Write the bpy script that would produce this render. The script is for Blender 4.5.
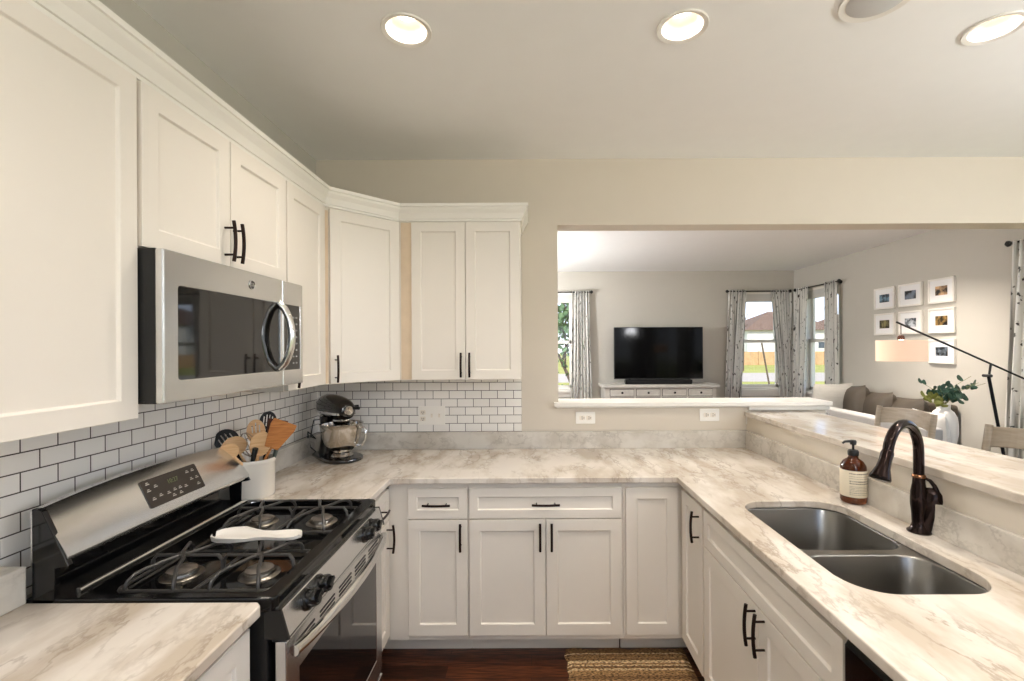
import bpy, bmesh, math, random
from mathutils import Vector, Matrix
PI = math.pi
random.seed(7)
scn = bpy.context.scene
for o in list(bpy.data.objects): bpy.data.objects.remove(o)

# ------------------------------------------------------------------ camera, world, sun, exposure
F, PU, PV = 460.0, 530.0, 347.3        # focal length in pixels and principal point of the 1024x681 frame
CZ, ROLL = 1.551, 0.005
cam_d = bpy.data.cameras.new('camera'); cam = bpy.data.objects.new('camera', cam_d)
scn.collection.objects.link(cam); scn.camera = cam
cam_d.sensor_width = 36; cam_d.sensor_fit = 'HORIZONTAL'
cam_d.lens = F/1024*36
cam_d.shift_x = -(PU-512)/1024; cam_d.shift_y = (PV-340.5)/1024
cam_d.clip_start = 0.02; cam_d.clip_end = 400
cam.location = (0, 0, CZ)
cam.rotation_euler = (Matrix.Rotation(PI/2, 3, 'X') @ Matrix.Rotation(-ROLL, 3, 'Z')).to_euler()

world = bpy.data.worlds.new('sky'); scn.world = world; world.use_nodes = True
wn = world.node_tree.nodes; wl = world.node_tree.links
wtc = wn.new('ShaderNodeTexCoord'); wsp = wn.new('ShaderNodeSeparateXYZ'); wl.new(wtc.outputs['Generated'], wsp.inputs[0])
wr = wn.new('ShaderNodeValToRGB'); wl.new(wsp.outputs['Z'], wr.inputs[0]); wr.color_ramp.elements.new(.5)
for e_, (p_, c_) in zip(wr.color_ramp.elements, [(0, (.84, .88, .94, 1)), (.16, (.42, .58, .86, 1)), (.7, (.42, .50, .64, 1))]): e_.position = p_; e_.color = c_
wl.new(wr.outputs[0], wn['Background'].inputs[0]); wn['Background'].inputs[1].default_value = 1.7
sun_d = bpy.data.lights.new('sun', 'SUN'); sun_d.energy = 3.6; sun_d.angle = math.radians(3); sun_d.color = (1, .96, .9)
sun = bpy.data.objects.new('sun', sun_d); scn.collection.objects.link(sun)
sun.rotation_euler = (math.radians(50), 0, math.radians(-15)); sun.location = (0, -6, 12)

vs = scn.view_settings
vs.view_transform = 'Standard'; vs.look = 'None'; vs.gamma = 1; vs.use_curve_mapping = False; vs.exposure = 0.56
scn.cycles.max_bounces = 10; scn.cycles.diffuse_bounces = 6; scn.cycles.glossy_bounces = 4; scn.cycles.transparent_max_bounces = 12
scn.cycles.sample_clamp_indirect = 6; scn.cycles.use_denoising = True
DOWN_W, DOWN_C = 3.5, (1.0, .89, .78)     # each recessed downlight

# ------------------------------------------------------------------ materials
MATS = {}
def srgb(r, g, b):
    f = lambda c: (c/255/12.92) if c/255 <= .04045 else ((c/255+.055)/1.055)**2.4
    return (f(r), f(g), f(b), 1)
def mat(name, col, rough=.5, metal=0, spec=.5, bump=0, bscale=40, vary=0, vscale=8, emit=None, estr=0, trans=0, coat=0, stretch=None, ior=1.45):
    if name in MATS: return MATS[name]
    m = bpy.data.materials.new(name); m.use_nodes = True; MATS[name] = m
    n, l = m.node_tree.nodes, m.node_tree.links; p = n['Principled BSDF']
    c = srgb(*col) if max(col) > 1.001 else (*col, 1)
    p.inputs['Base Color'].default_value = c
    p.inputs['Roughness'].default_value = rough; p.inputs['Metallic'].default_value = metal
    p.inputs['Specular IOR Level'].default_value = spec; p.inputs['IOR'].default_value = ior
    p.inputs['Transmission Weight'].default_value = trans; p.inputs['Coat Weight'].default_value = coat
    tc = n.new('ShaderNodeTexCoord'); mp = n.new('ShaderNodeMapping'); l.new(tc.outputs['Object'], mp.inputs[0])
    if stretch: mp.inputs['Scale'].default_value = stretch
    nz = n.new('ShaderNodeTexNoise'); nz.inputs['Scale'].default_value = vscale; nz.inputs['Detail'].default_value = 3; l.new(mp.outputs[0], nz.inputs[0])
    mx = n.new('ShaderNodeMix'); mx.data_type = 'RGBA'; mx.blend_type = 'MULTIPLY'; mx.inputs[0].default_value = 1
    rp = n.new('ShaderNodeMapRange'); rp.inputs[1].default_value = .3; rp.inputs[2].default_value = .7; rp.inputs[3].default_value = 1-max(vary, .015); rp.inputs[4].default_value = 1
    l.new(nz.outputs[0], rp.inputs[0]); mx.inputs[6].default_value = c; l.new(rp.outputs[0], mx.inputs[7]); l.new(mx.outputs[2], p.inputs['Base Color'])
    if bump:
        nb = n.new('ShaderNodeTexNoise'); nb.inputs['Scale'].default_value = bscale; nb.inputs['Detail'].default_value = 4; l.new(mp.outputs[0], nb.inputs[0])
        b = n.new('ShaderNodeBump'); b.inputs['Strength'].default_value = bump; b.inputs['Distance'].default_value = .004
        l.new(nb.outputs[0], b.inputs['Height']); l.new(b.outputs[0], p.inputs['Normal'])
    if emit: p.inputs['Emission Color'].default_value = (*emit, 1); p.inputs['Emission Strength'].default_value = estr
    return m
def ramp(n, stops):
    r = n.new('ShaderNodeValToRGB')
    while len(r.color_ramp.elements) < len(stops): r.color_ramp.elements.new(.5)
    for e, (p, c) in zip(r.color_ramp.elements, stops): e.position = p; e.color = c
    return r
def marble(name, base, vein, warm, rough=.16, rot=.5, sc=(3.0, 1.2, 1.5), vs=.6):
    m = bpy.data.materials.new(name); m.use_nodes = True; n, l = m.node_tree.nodes, m.node_tree.links; p = n['Principled BSDF']
    tc = n.new('ShaderNodeTexCoord'); mp = n.new('ShaderNodeMapping'); l.new(tc.outputs['Object'], mp.inputs[0])
    mp.inputs['Rotation'].default_value = (0.2, .1, rot); mp.inputs['Scale'].default_value = sc
    w = n.new('ShaderNodeTexNoise'); w.inputs['Scale'].default_value = 2.2; w.inputs['Detail'].default_value = 5; l.new(mp.outputs[0], w.inputs[0])
    ad = n.new('ShaderNodeMix'); ad.data_type = 'VECTOR'; ad.inputs[0].default_value = .10; l.new(mp.outputs[0], ad.inputs[4]); l.new(w.outputs['Color'], ad.inputs[5])
    v = n.new('ShaderNodeTexNoise'); v.inputs['Scale'].default_value = 4.2; v.inputs['Detail'].default_value = 7; v.inputs['Roughness'].default_value = .6; l.new(ad.outputs[1], v.inputs[0])
    r1 = ramp(n, [(.0, (0, 0, 0, 1)), (.455, (0, 0, 0, 1)), (.5, (1, 1, 1, 1)), (.53, (0, 0, 0, 1))]); l.new(v.outputs[0], r1.inputs[0])
    b = n.new('ShaderNodeTexNoise'); b.inputs['Scale'].default_value = 3.1; b.inputs['Detail'].default_value = 6; l.new(ad.outputs[1], b.inputs[0])
    r2 = ramp(n, [(.42, srgb(*base)), (.62, srgb(*warm))]); l.new(b.outputs[0], r2.inputs[0])
    k = n.new('ShaderNodeTexNoise'); k.inputs['Scale'].default_value = 2.6; l.new(mp.outputs[0], k.inputs[0])
    r3 = ramp(n, [(.36, (0, 0, 0, 1)), (.62, (1, 1, 1, 1))]); l.new(k.outputs[0], r3.inputs[0])
    mu = n.new('ShaderNodeMath'); mu.operation = 'MULTIPLY'; l.new(r1.outputs[0], mu.inputs[0]); l.new(r3.outputs[0], mu.inputs[1])
    mu2 = n.new('ShaderNodeMath'); mu2.operation = 'MULTIPLY'; mu2.inputs[1].default_value = vs; l.new(mu.outputs[0], mu2.inputs[0])
    mx = n.new('ShaderNodeMix'); mx.data_type = 'RGBA'; l.new(mu2.outputs[0], mx.inputs[0]); l.new(r2.outputs[0], mx.inputs[6]); mx.inputs[7].default_value = srgb(*vein)
    l.new(mx.outputs[2], p.inputs['Base Color']); p.inputs['Roughness'].default_value = rough
    return m
def tile(name, axis, off, pitch):
    m = bpy.data.materials.new(name); m.use_nodes = True; n, l = m.node_tree.nodes, m.node_tree.links; p = n['Principled BSDF']
    g = n.new('ShaderNodeNewGeometry'); sx = n.new('ShaderNodeSeparateXYZ'); l.new(g.outputs['Position'], sx.inputs[0])
    cb = n.new('ShaderNodeCombineXYZ'); a1 = n.new('ShaderNodeMath'); a1.operation = 'SUBTRACT'; l.new(sx.outputs[axis], a1.inputs[0]); a1.inputs[1].default_value = off[0]
    a2 = n.new('ShaderNodeMath'); a2.operation = 'SUBTRACT'; l.new(sx.outputs['Z'], a2.inputs[0]); a2.inputs[1].default_value = off[1]
    l.new(a1.outputs[0], cb.inputs[0]); l.new(a2.outputs[0], cb.inputs[1])
    bt = n.new('ShaderNodeTexBrick'); bt.offset = .5; bt.inputs['Scale'].default_value = 1; bt.inputs['Brick Width'].default_value = pitch[0]; bt.inputs['Row Height'].default_value = pitch[1]
    bt.inputs['Mortar Size'].default_value = .0018; bt.inputs['Mortar Smooth'].default_value = .1; bt.inputs['Bias'].default_value = 0
    bt.inputs['Color1'].default_value = srgb(243, 240, 235); bt.inputs['Color2'].default_value = srgb(237, 234, 229); bt.inputs['Mortar'].default_value = srgb(74, 66, 60)
    l.new(cb.outputs[0], bt.inputs[0]); l.new(bt.outputs['Color'], p.inputs['Base Color'])
    bp = n.new('ShaderNodeBump'); bp.invert = True; bp.inputs['Strength'].default_value = .5; bp.inputs['Distance'].default_value = .001; l.new(bt.outputs['Fac'], bp.inputs['Height']); l.new(bp.outputs[0], p.inputs['Normal'])
    mr = n.new('ShaderNodeMapRange'); mr.inputs[3].default_value = .14; mr.inputs[4].default_value = .8; l.new(bt.outputs['Fac'], mr.inputs[0]); l.new(mr.outputs[0], p.inputs['Roughness'])
    return m
def planks():
    m = bpy.data.materials.new('dark hardwood'); m.use_nodes = True; n, l = m.node_tree.nodes, m.node_tree.links; p = n['Principled BSDF']
    tc = n.new('ShaderNodeTexCoord')
    bt = n.new('ShaderNodeTexBrick'); bt.offset = .37; bt.inputs['Scale'].default_value = 1; bt.inputs['Brick Width'].default_value = 1.1; bt.inputs['Row Height'].default_value = .083
    bt.inputs['Mortar Size'].default_value = .0012; bt.inputs['Color1'].default_value = srgb(104, 60, 38); bt.inputs['Color2'].default_value = srgb(54, 30, 20); bt.inputs['Mortar'].default_value = srgb(20, 9, 6)
    l.new(tc.outputs['Object'], bt.inputs[0])
    mp = n.new('ShaderNodeMapping'); mp.inputs['Scale'].default_value = (3, 42, 1); l.new(tc.outputs['Object'], mp.inputs[0])
    nz = n.new('ShaderNodeTexNoise'); nz.inputs['Scale'].default_value = 3; nz.inputs['Detail'].default_value = 5; l.new(mp.outputs[0], nz.inputs[0])
    r = ramp(n, [(.4, (.25, .22, .2, 1)), (.66, (1.4, 1.35, 1.3, 1))]); l.new(nz.outputs[0], r.inputs[0])
    mx = n.new('ShaderNodeMix'); mx.data_type = 'RGBA'; mx.blend_type = 'MULTIPLY'; mx.inputs[0].default_value = 1
    l.new(bt.outputs['Color'], mx.inputs[6]); l.new(r.outputs[0], mx.inputs[7]); l.new(mx.outputs[2], p.inputs['Base Color']); p.inputs['Roughness'].default_value = .32
    return m
def wood(name, a, b, scale=(1, 1, 12), rough=.5):
    if name in MATS: return MATS[name]
    m = bpy.data.materials.new(name); MATS[name] = m; m.use_nodes = True; n, l = m.node_tree.nodes, m.node_tree.links; p = n['Principled BSDF']
    tc = n.new('ShaderNodeTexCoord'); mp = n.new('ShaderNodeMapping'); mp.inputs['Scale'].default_value = scale; l.new(tc.outputs['Object'], mp.inputs[0])
    nz = n.new('ShaderNodeTexNoise'); nz.inputs['Scale'].default_value = 14; nz.inputs['Detail'].default_value = 4; l.new(mp.outputs[0], nz.inputs[0])
    r = ramp(n, [(.3, srgb(*a)), (.7, srgb(*b))]); l.new(nz.outputs[0], r.inputs[0]); l.new(r.outputs[0], p.inputs['Base Color']); p.inputs['Roughness'].default_value = rough
    return m
def steel(name, col=(168, 166, 162), rough=.24, stretch=(1, 60, 1)):
    if name in MATS: return MATS[name]
    m = bpy.data.materials.new(name); MATS[name] = m; m.use_nodes = True; n, l = m.node_tree.nodes, m.node_tree.links; p = n['Principled BSDF']
    p.inputs['Base Color'].default_value = srgb(*col); p.inputs['Metallic'].default_value = 1
    tc = n.new('ShaderNodeTexCoord'); mp = n.new('ShaderNodeMapping'); mp.inputs['Scale'].default_value = stretch; l.new(tc.outputs['Object'], mp.inputs[0])
    nz = n.new('ShaderNodeTexNoise'); nz.inputs['Scale'].default_value = 30; l.new(mp.outputs[0], nz.inputs[0])
    mr = n.new('ShaderNodeMapRange'); mr.inputs[3].default_value = rough*.97; mr.inputs[4].default_value = rough*1.03; l.new(nz.outputs[0], mr.inputs[0]); l.new(mr.outputs[0], p.inputs['Roughness'])
    return m
def glass(name, tint=(1, 1, 1), refl=.08):
    m = bpy.data.materials.new(name); m.use_nodes = True; n, l = m.node_tree.nodes, m.node_tree.links
    for x in list(n): n.remove(x)
    o = n.new('ShaderNodeOutputMaterial'); t = n.new('ShaderNodeBsdfTransparent'); t.inputs[0].default_value = (*tint, 1); g = n.new('ShaderNodeBsdfGlossy'); g.inputs['Roughness'].default_value = .02
    lw = n.new('ShaderNodeLayerWeight'); pw = n.new('ShaderNodeMath'); pw.operation = 'POWER'; pw.inputs[1].default_value = 5; l.new(lw.outputs['Facing'], pw.inputs[0]); f = n.new('ShaderNodeMath'); f.operation = 'MULTIPLY_ADD'; f.inputs[1].default_value = .8; f.inputs[2].default_value = .03; l.new(pw.outputs[0], f.inputs[0]); mx = n.new('ShaderNodeMixShader'); l.new(f.outputs[0], mx.inputs[0]); l.new(t.outputs[0], mx.inputs[1]); l.new(g.outputs[0], mx.inputs[2]); l.new(mx.outputs[0], o.inputs[0])
    return m
def curtain_mat():
    m = bpy.data.materials.new('birch print curtain'); m.use_nodes = True; n, l = m.node_tree.nodes, m.node_tree.links; p = n['Principled BSDF']
    tc = n.new('ShaderNodeTexCoord')
    def layer(sc, seed, lo, hi):
        mp = n.new('ShaderNodeMapping'); mp.inputs['Scale'].default_value = sc; mp.inputs['Location'].default_value = (seed, seed*2, seed*3); l.new(tc.outputs['UV'], mp.inputs[0])
        nz = n.new('ShaderNodeTexNoise'); nz.inputs['Scale'].default_value = 1; nz.inputs['Detail'].default_value = 3; l.new(mp.outputs[0], nz.inputs[0])
        r = ramp(n, [(lo, (0, 0, 0, 1)), (hi, (1, 1, 1, 1))]); l.new(nz.outputs[0], r.inputs[0]); return r.outputs[0]
    a = layer((22, 1.6, 1), 1.3, .52, .60); b = layer((24, 34, 1), 4.1, .635, .67)
    m1 = n.new('ShaderNodeMix'); m1.data_type = 'RGBA'; m1.inputs[6].default_value = srgb(238, 237, 233); m1.inputs[7].default_value = srgb(150, 149, 145); l.new(a, m1.inputs[0])
    m2 = n.new('ShaderNodeMix'); m2.data_type = 'RGBA'; l.new(m1.outputs[2], m2.inputs[6]); m2.inputs[7].default_value = srgb(78, 76, 73); l.new(b, m2.inputs[0])
    l.new(m2.outputs[2], p.inputs['Base Color']); p.inputs['Roughness'].default_value = .9
    tr = n.new('ShaderNodeBsdfTranslucent'); l.new(m2.outputs[2], tr.inputs[0]); ms = n.new('ShaderNodeMixShader'); ms.inputs[0].default_value = .3
    l.new(p.outputs[0], ms.inputs[1]); l.new(tr.outputs[0], ms.inputs[2]); l.new(ms.outputs[0], n['Material Output'].inputs[0])
    return m
def rug_mat():
    m = bpy.data.materials.new('woven jute rug'); m.use_nodes = True; n, l = m.node_tree.nodes, m.node_tree.links; p = n['Principled BSDF']
    g = n.new('ShaderNodeNewGeometry'); sx = n.new('ShaderNodeSeparateXYZ'); l.new(g.outputs['Position'], sx.inputs[0])
    wv = n.new('ShaderNodeTexNoise'); wv.inputs['Scale'].default_value = 55; l.new(g.outputs['Position'], wv.inputs[0])
    ad = n.new('ShaderNodeMath'); ad.operation = 'MULTIPLY_ADD'; l.new(wv.outputs[0], ad.inputs[0]); ad.inputs[1].default_value = .012; l.new(sx.outputs['Y'], ad.inputs[2])
    fr = n.new('ShaderNodeMath'); fr.operation = 'MODULO'; l.new(ad.outputs[0], fr.inputs[0]); fr.inputs[1].default_value = .30
    T, D, C = srgb(158, 126, 86), srgb(128, 98, 64), srgb(212, 190, 152)
    r = ramp(n, [(0, T), (.10, D), (.18, T), (.30, C), (.34, D), (.40, C), (.43, T), (.47, C), (.53, D), (.58, T), (.68, C), (.71, D)])
    r.color_ramp.interpolation = 'CONSTANT'; dv = n.new('ShaderNodeMath'); dv.operation = 'DIVIDE'; l.new(fr.outputs[0], dv.inputs[0]); dv.inputs[1].default_value = .30; l.new(dv.outputs[0], r.inputs[0])
    nz = n.new('ShaderNodeTexNoise'); nz.inputs['Scale'].default_value = 130; nz.inputs['Detail'].default_value = 2; mp = n.new('ShaderNodeMapping'); mp.inputs['Scale'].default_value = (.6, 1.4, 1); l.new(g.outputs['Position'], mp.inputs[0]); l.new(mp.outputs[0], nz.inputs[0])
    r2 = ramp(n, [(.38, (.22, .18, .15, 1)), (.6, (1.25, 1.2, 1.1, 1))]); l.new(nz.outputs[0], r2.inputs[0])
    mx = n.new('ShaderNodeMix'); mx.data_type = 'RGBA'; mx.blend_type = 'MULTIPLY'; mx.inputs[0].default_value = 1; l.new(r.outputs[0], mx.inputs[6]); l.new(r2.outputs[0], mx.inputs[7])
    l.new(mx.outputs[2], p.inputs['Base Color']); p.inputs['Roughness'].default_value = .95
    b = n.new('ShaderNodeBump'); b.inputs['Strength'].default_value = .8; b.inputs['Distance'].default_value = .006; l.new(nz.outputs[0], b.inputs['Height']); l.new(b.outputs[0], p.inputs['Normal'])
    return m

WALLP = mat('greige wall paint', (190, 186, 177), .75, bump=.05, bscale=300)
WALLK = mat('warm beige wall paint', (210, 201, 187), .75, bump=.05, bscale=300)
CEIL = mat('ceiling paint', (238, 238, 237), .85, bump=.08, bscale=220)
WHITE = mat('white trim paint', (232, 229, 222), .35)
CAB = mat('white cabinet paint', (229, 223, 214), .38)
CABK = mat('peach cabinet edge', (224, 204, 178), .6, vary=.1, vscale=12)
SS = steel('brushed stainless', (216, 216, 215), .25)
SSL = steel('polished stainless', (222, 222, 220), .16)
CHROME = mat('chrome', (222, 222, 222), .06, metal=1)
BLACKG = mat('black enamel', (10, 10, 11), .09, spec=.6)
BLACKM = mat('matte black', (20, 20, 20), .45)
IRON = mat('cast iron', (58, 56, 54), .28, bump=.15, bscale=200)
BRONZE = mat('oil rubbed bronze', (44, 31, 27), .28, metal=.7)
BRONZEF = mat('polished dark bronze', (44, 34, 32), .13, metal=.85)
DKGLASS = mat('dark oven glass', (14, 13, 13), .04, spec=.8)
TVBLK = mat('television screen', (4, 4, 5), .08, spec=.12)
PORC = mat('white glazed ceramic', (238, 230, 217), .18)
SINKS = steel('sink steel', (142, 140, 137), .28, (60, 1, 1))
MARB = marble('cream marble', (221, 214, 205), (142, 128, 113), (192, 180, 165))
MARBG = marble('grey marble splash', (211, 206, 197), (150, 142, 132), (188, 181, 170), .25, .9, (2, 2, 2.5), .5)
TILEB = tile('subway tile back', 'X', (-.965, 1.0235), (.1012, .0515))
TILEL = tile('subway tile left', 'Y', (.24, 1.0235), (.0965, .0515))
FLOOR = planks(); RUG = rug_mat(); CURT = curtain_mat(); GLASS = glass('window glass')
AMBER = mat('amber glass', (128, 60, 18), .05, trans=.8, spec=.6)
LABEL = mat('cream paper label', (232, 222, 200), .6)
INK = mat('ink', (60, 56, 50), .6)
W1 = wood('beech wood', (238, 200, 152), (216, 168, 116)); W2 = wood('orange beech', (214, 146, 84), (178, 108, 56)); W3 = wood('walnut wood', (92, 46, 26), (60, 28, 16))
STOOLW = wood('taupe stool wood', (158, 146, 130), (140, 127, 111), (1, 1, 6)); CONS = mat('weathered grey paint', (206, 203, 196), .55, vary=.12, vscale=14)
BROWNF = mat('brown velvet', (76, 68, 58), .55, bump=.3, bscale=60, vary=.25, vscale=5); GREYF = mat('light grey fabric', (152, 151, 149), .9, bump=.2, bscale=200)
STRIPEF = mat('pale ribbed fabric', (176, 174, 168), .9, bump=.5, bscale=30, stretch=(1, 9, 9), vary=.12, vscale=6)
WFAB = mat('white fabric', (208, 206, 202), .9)
LEAF = mat('eucalyptus leaf', (46, 78, 62), .5, vary=.35, vscale=14); LEAF2 = mat('yellow green leaf', (112, 116, 52), .5, vary=.3, vscale=14)
SHADE = mat('lit linen shade', (216, 184, 160), .8, emit=(1, .72, .54), estr=.28)
LENS = mat('downlight lens', (255, 250, 240), .5, emit=(1, .88, .72), estr=9)
BAFFLE = mat('downlight reflector', (188, 176, 160), .5)
COLS = {}

# ------------------------------------------------------------------ mesh helpers
WM = {}                       # object -> world matrix, for parts built in world coordinates
COL = scn.collection
class MB:
    def __init__(s): s.bm = bmesh.new()
    def box(s, a, b, M=None):
        x0, x1 = sorted((a[0], b[0])); y0, y1 = sorted((a[1], b[1])); z0, z1 = sorted((a[2], b[2]))
        v = [s.bm.verts.new(p) for p in [(x0, y0, z0), (x1, y0, z0), (x1, y1, z0), (x0, y1, z0), (x0, y0, z1), (x1, y0, z1), (x1, y1, z1), (x0, y1, z1)]]
        for f in [(3, 2, 1, 0), (4, 5, 6, 7), (0, 1, 5, 4), (1, 2, 6, 5), (2, 3, 7, 6), (3, 0, 4, 7)]: s.bm.faces.new([v[i] for i in f])
        if M is not None:
            for q in v: q.co = M @ q.co
        return s
    def loft(s, rings, cap=True, closed=False):
        R = [[s.bm.verts.new(p) for p in r] for r in rings]; n = len(R[0])
        for i in range(len(R)-1 + (1 if closed else 0)):
            a, b = R[i], R[(i+1) % len(R)]
            for j in range(n): s.bm.faces.new([a[j], a[(j+1) % n], b[(j+1) % n], b[j]])
        if cap and not closed:
            s.bm.faces.new(R[0][::-1]); s.bm.faces.new(R[-1])
        return s
    def lathe(s, prof, c=(0, 0, 0), n=32, M=None, sx=1, sy=1, closed=False):
        rings = []
        for r, z in prof:
            rr = max(r, 1e-4)
            rings.append([Vector((rr*math.cos(2*PI*k/n)*sx, rr*math.sin(2*PI*k/n)*sy, z)) for k in range(n)])
        rings = [[(M @ p if M is not None else p) + Vector(c) for p in r] for r in rings]
        return s.loft(rings, closed=closed)
    def cyl(s, a, b, r, r2=None, n=16):
        a, b = Vector(a), Vector(b); q = (b-a).to_track_quat('Z', 'Y').to_matrix(); L = (b-a).length
        return s.lathe([(r, 0), (r if r2 is None else r2, L)], a, n, q)
    def tube(s, pts, r, n=8, flat=1.0, closed=False, up=None):
        pts = [Vector(p) for p in pts]; rs = r if isinstance(r, (list, tuple)) else [r]*len(pts); rings = []; N = len(pts); prev = None
        for i, p in enumerate(pts):
            if closed: d = pts[(i+1) % N]-pts[i-1]
            else: d = pts[min(i+1, N-1)]-pts[max(i-1, 0)]
            d.normalize()
            if prev is None:
                ref = Vector(up) if up else (Vector((0, 0, 1)) if abs(d.z) < .9 else Vector((1, 0, 0)))
            else: ref = prev
            y = (ref - d*ref.dot(d)).normalized(); x = y.cross(d); prev = y
            rings.append([p + (x*math.cos(2*PI*k/n)*flat + y*math.sin(2*PI*k/n))*rs[i] for k in range(n)])
        return s.loft(rings, closed=closed)
    def prism(s, outline, holes=(), h=(0, 0, 1), o=(0, 0, 0), x=(1, 0, 0), y=(0, 1, 0)):
        o, x, y, h = Vector(o), Vector(x), Vector(y), Vector(h); tmp = bmesh.new(); es = []
        for lp in [outline, *holes]:
            vs_ = [tmp.verts.new(o + x*p[0] + y*p[1]) for p in lp]
            es += [tmp.edges.new((vs_[i], vs_[(i+1) % len(vs_)])) for i in range(len(vs_))]
        if holes: bmesh.ops.triangle_fill(tmp, use_beauty=True, use_dissolve=False, edges=es)
        else: tmp.faces.new(list(tmp.verts))
        r = bmesh.ops.extrude_face_region(tmp, geom=list(tmp.faces)); vv = [e for e in r['geom'] if isinstance(e, bmesh.types.BMVert)]
        bmesh.ops.translate(tmp, vec=h, verts=vv); bmesh.ops.recalc_face_normals(tmp, faces=list(tmp.faces))
        me = bpy.data.meshes.new('t'); tmp.to_mesh(me); tmp.free(); s.bm.from_mesh(me); bpy.data.meshes.remove(me)
        return s
    def grid(s, fn, nu, nv, close=False):
        V = [[s.bm.verts.new(fn(i/(nu-1), j/(nv-1))) for j in range(nv)] for i in range(nu)]
        uvl = s.bm.loops.layers.uv.verify()
        for i in range(nu-1):
            for j in range(nv-1):
                f = s.bm.faces.new([V[i][j], V[i+1][j], V[i+1][j+1], V[i][j+1]])
                for lp, (a, b) in zip(f.loops, [(i, j), (i+1, j), (i+1, j+1), (i, j+1)]): lp[uvl].uv = (a/(nu-1), b/(nv-1))
        return s
    def build(s, name, m, parent=None, bevel=0, smooth=False, seg=2, solid=0, sub=0, recalc=True, M=None):
        if recalc: bmesh.ops.recalc_face_normals(s.bm, faces=list(s.bm.faces))
        me = bpy.data.meshes.new(name); s.bm.to_mesh(me); s.bm.free()
        if M is not None: me.transform(M)
        o = bpy.data.objects.new(name, me); COL.objects.link(o); me.materials.append(m)
        if parent is not None:
            me.transform(WM[parent].inverted()); o.parent = parent; WM[o] = WM[parent]
        else: WM[o] = Matrix()
        if smooth:
            for p in me.polygons: p.use_smooth = True
            try: me.set_sharp_from_angle(angle=math.radians(42))
            except Exception: pass
        if solid: md = o.modifiers.new('s', 'SOLIDIFY'); md.thickness = solid; md.offset = 0
        if bevel: md = o.modifiers.new('b', 'BEVEL'); md.width = bevel; md.segments = seg; md.limit_method = 'ANGLE'; md.angle_limit = math.radians(35); md.harden_normals = False
        if sub: md = o.modifiers.new('d', 'SUBSURF'); md.levels = sub; md.render_levels = sub
        return o
def empty(name, loc, rz=0):
    o = bpy.data.objects.new(name, None); o.empty_display_size = .1; COL.objects.link(o); o.location = loc; o.rotation_euler = (0, 0, rz)
    WM[o] = Matrix.Translation(loc) @ Matrix.Rotation(rz, 4, 'Z'); return o
def tag(o, label=None, cat=None, group=None, kind=None):
    if label: o['label'] = label
    if cat: o['category'] = cat
    if group: o['group'] = group
    if kind: o['kind'] = kind
    return o
def struct(mb, name, m, label=None, **k): o = mb.build(name, m, **k); o['kind'] = 'structure'; (label and tag(o, label)); return o
def copy_tree(o, parent=None):
    c = o.copy(); COL.objects.link(c)
    if parent: c.parent = parent
    for ch in list(o.children): copy_tree(ch, c)
    return c
def rrect(x0, x1, y0, y1, r, n=6):
    out = []
    for cx, cy, a0 in [(x1-r, y1-r, 0), (x0+r, y1-r, 90), (x0+r, y0+r, 180), (x1-r, y0+r, 270)]:
        for k in range(n+1): a = math.radians(a0+90*k/n); out.append((cx+r*math.cos(a), cy+r*math.sin(a)))
    return out
def text(body, size, m, name, parent, M, ext=.0004):
    c = bpy.data.curves.new('t', 'FONT'); c.body = body; c.size = size; c.extrude = ext; c.align_x = 'CENTER'; c.align_y = 'CENTER'
    t = bpy.data.objects.new('t', c); COL.objects.link(t); bpy.context.view_layer.update()
    me = bpy.data.meshes.new_from_object(t.evaluated_get(bpy.context.evaluated_depsgraph_get())); bpy.data.objects.remove(t)
    me.transform(M); me.materials.clear(); me.materials.append(m); me.name = name
    o = bpy.data.objects.new(name, me); COL.objects.link(o); me.transform(WM[parent].inverted()); o.parent = parent; WM[o] = WM[parent]; return o
def frame_mat(o, x, y):
    x, y = Vector(x).normalized(), Vector(y).normalized(); z = x.cross(y)
    return Matrix(((x.x, y.x, z.x, o[0]), (x.y, y.y, z.y, o[1]), (x.z, y.z, z.z, o[2]), (0, 0, 0, 1)))

# ------------------------------------------------------------------ room shell
XL, XR2, YB, YB2, YF, H = -1.345, 4.16, 2.90, 3.05, 7.244, 2.737
YN = -2.6
KNEE = 1.362
struct(MB().box((XL-.15, YN-.15, -.12), (XR2+.15, YF+.15, 0)), 'floor', FLOOR)
LIGHTS = [(-.4545, 1.714), (.570, 1.703), (1.742, 1.72), (-.45, .35), (.57, .35), (1.742, .35), (-.45, -1.1), (.57, -1.1), (1.742, -1.1), (3.0, .35), (3.0, -1.1), (.9, 4.4), (2.1, 4.4), (3.3, 4.4), (-.6, 4.4)]  # first three are in view; the rest are added to brighten the rooms
SPK = (1.19, 1.565)
circ = lambda c, r, n=28: [(c[0]+r*math.cos(2*PI*k/n), c[1]+r*math.sin(2*PI*k/n)) for k in range(n)]
struct(MB().prism([(XL-.15, YN-.15), (XR2+.15, YN-.15), (XR2+.15, YF+.15), (XL-.15, YF+.15)], [circ(c, .076) for c in LIGHTS], (0, 0, .14), (0, 0, H)), 'ceiling', CEIL)
struct(MB().box((XL-.15, YN-.15, 0), (XL, YF+.15, H)), 'wall_left', WALLP)
# tile faces on the left wall and back wall
struct(MB().box((XL-.001, -1.4, .9), (XL+.008, YB-.001, 1.42)), 'wall_left_tile', TILEL)
struct(MB().box((XL+.008, YB-.008, .9), (-.055, YB+.001, 1.42)), 'wall_back_tile', TILEB)
struct(MB().prism([(XL-.01, 0), (1.86, 0), (1.86, 1.177), (.177, 1.177), (.177, 2.32), (XR2+.01, 2.32), (XR2+.01, H), (XL-.01, H)], (), (0, YB2-YB, 0), (0, YB, 0), (1, 0, 0), (0, 0, 1)), 'wall_back', WALLK)
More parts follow.
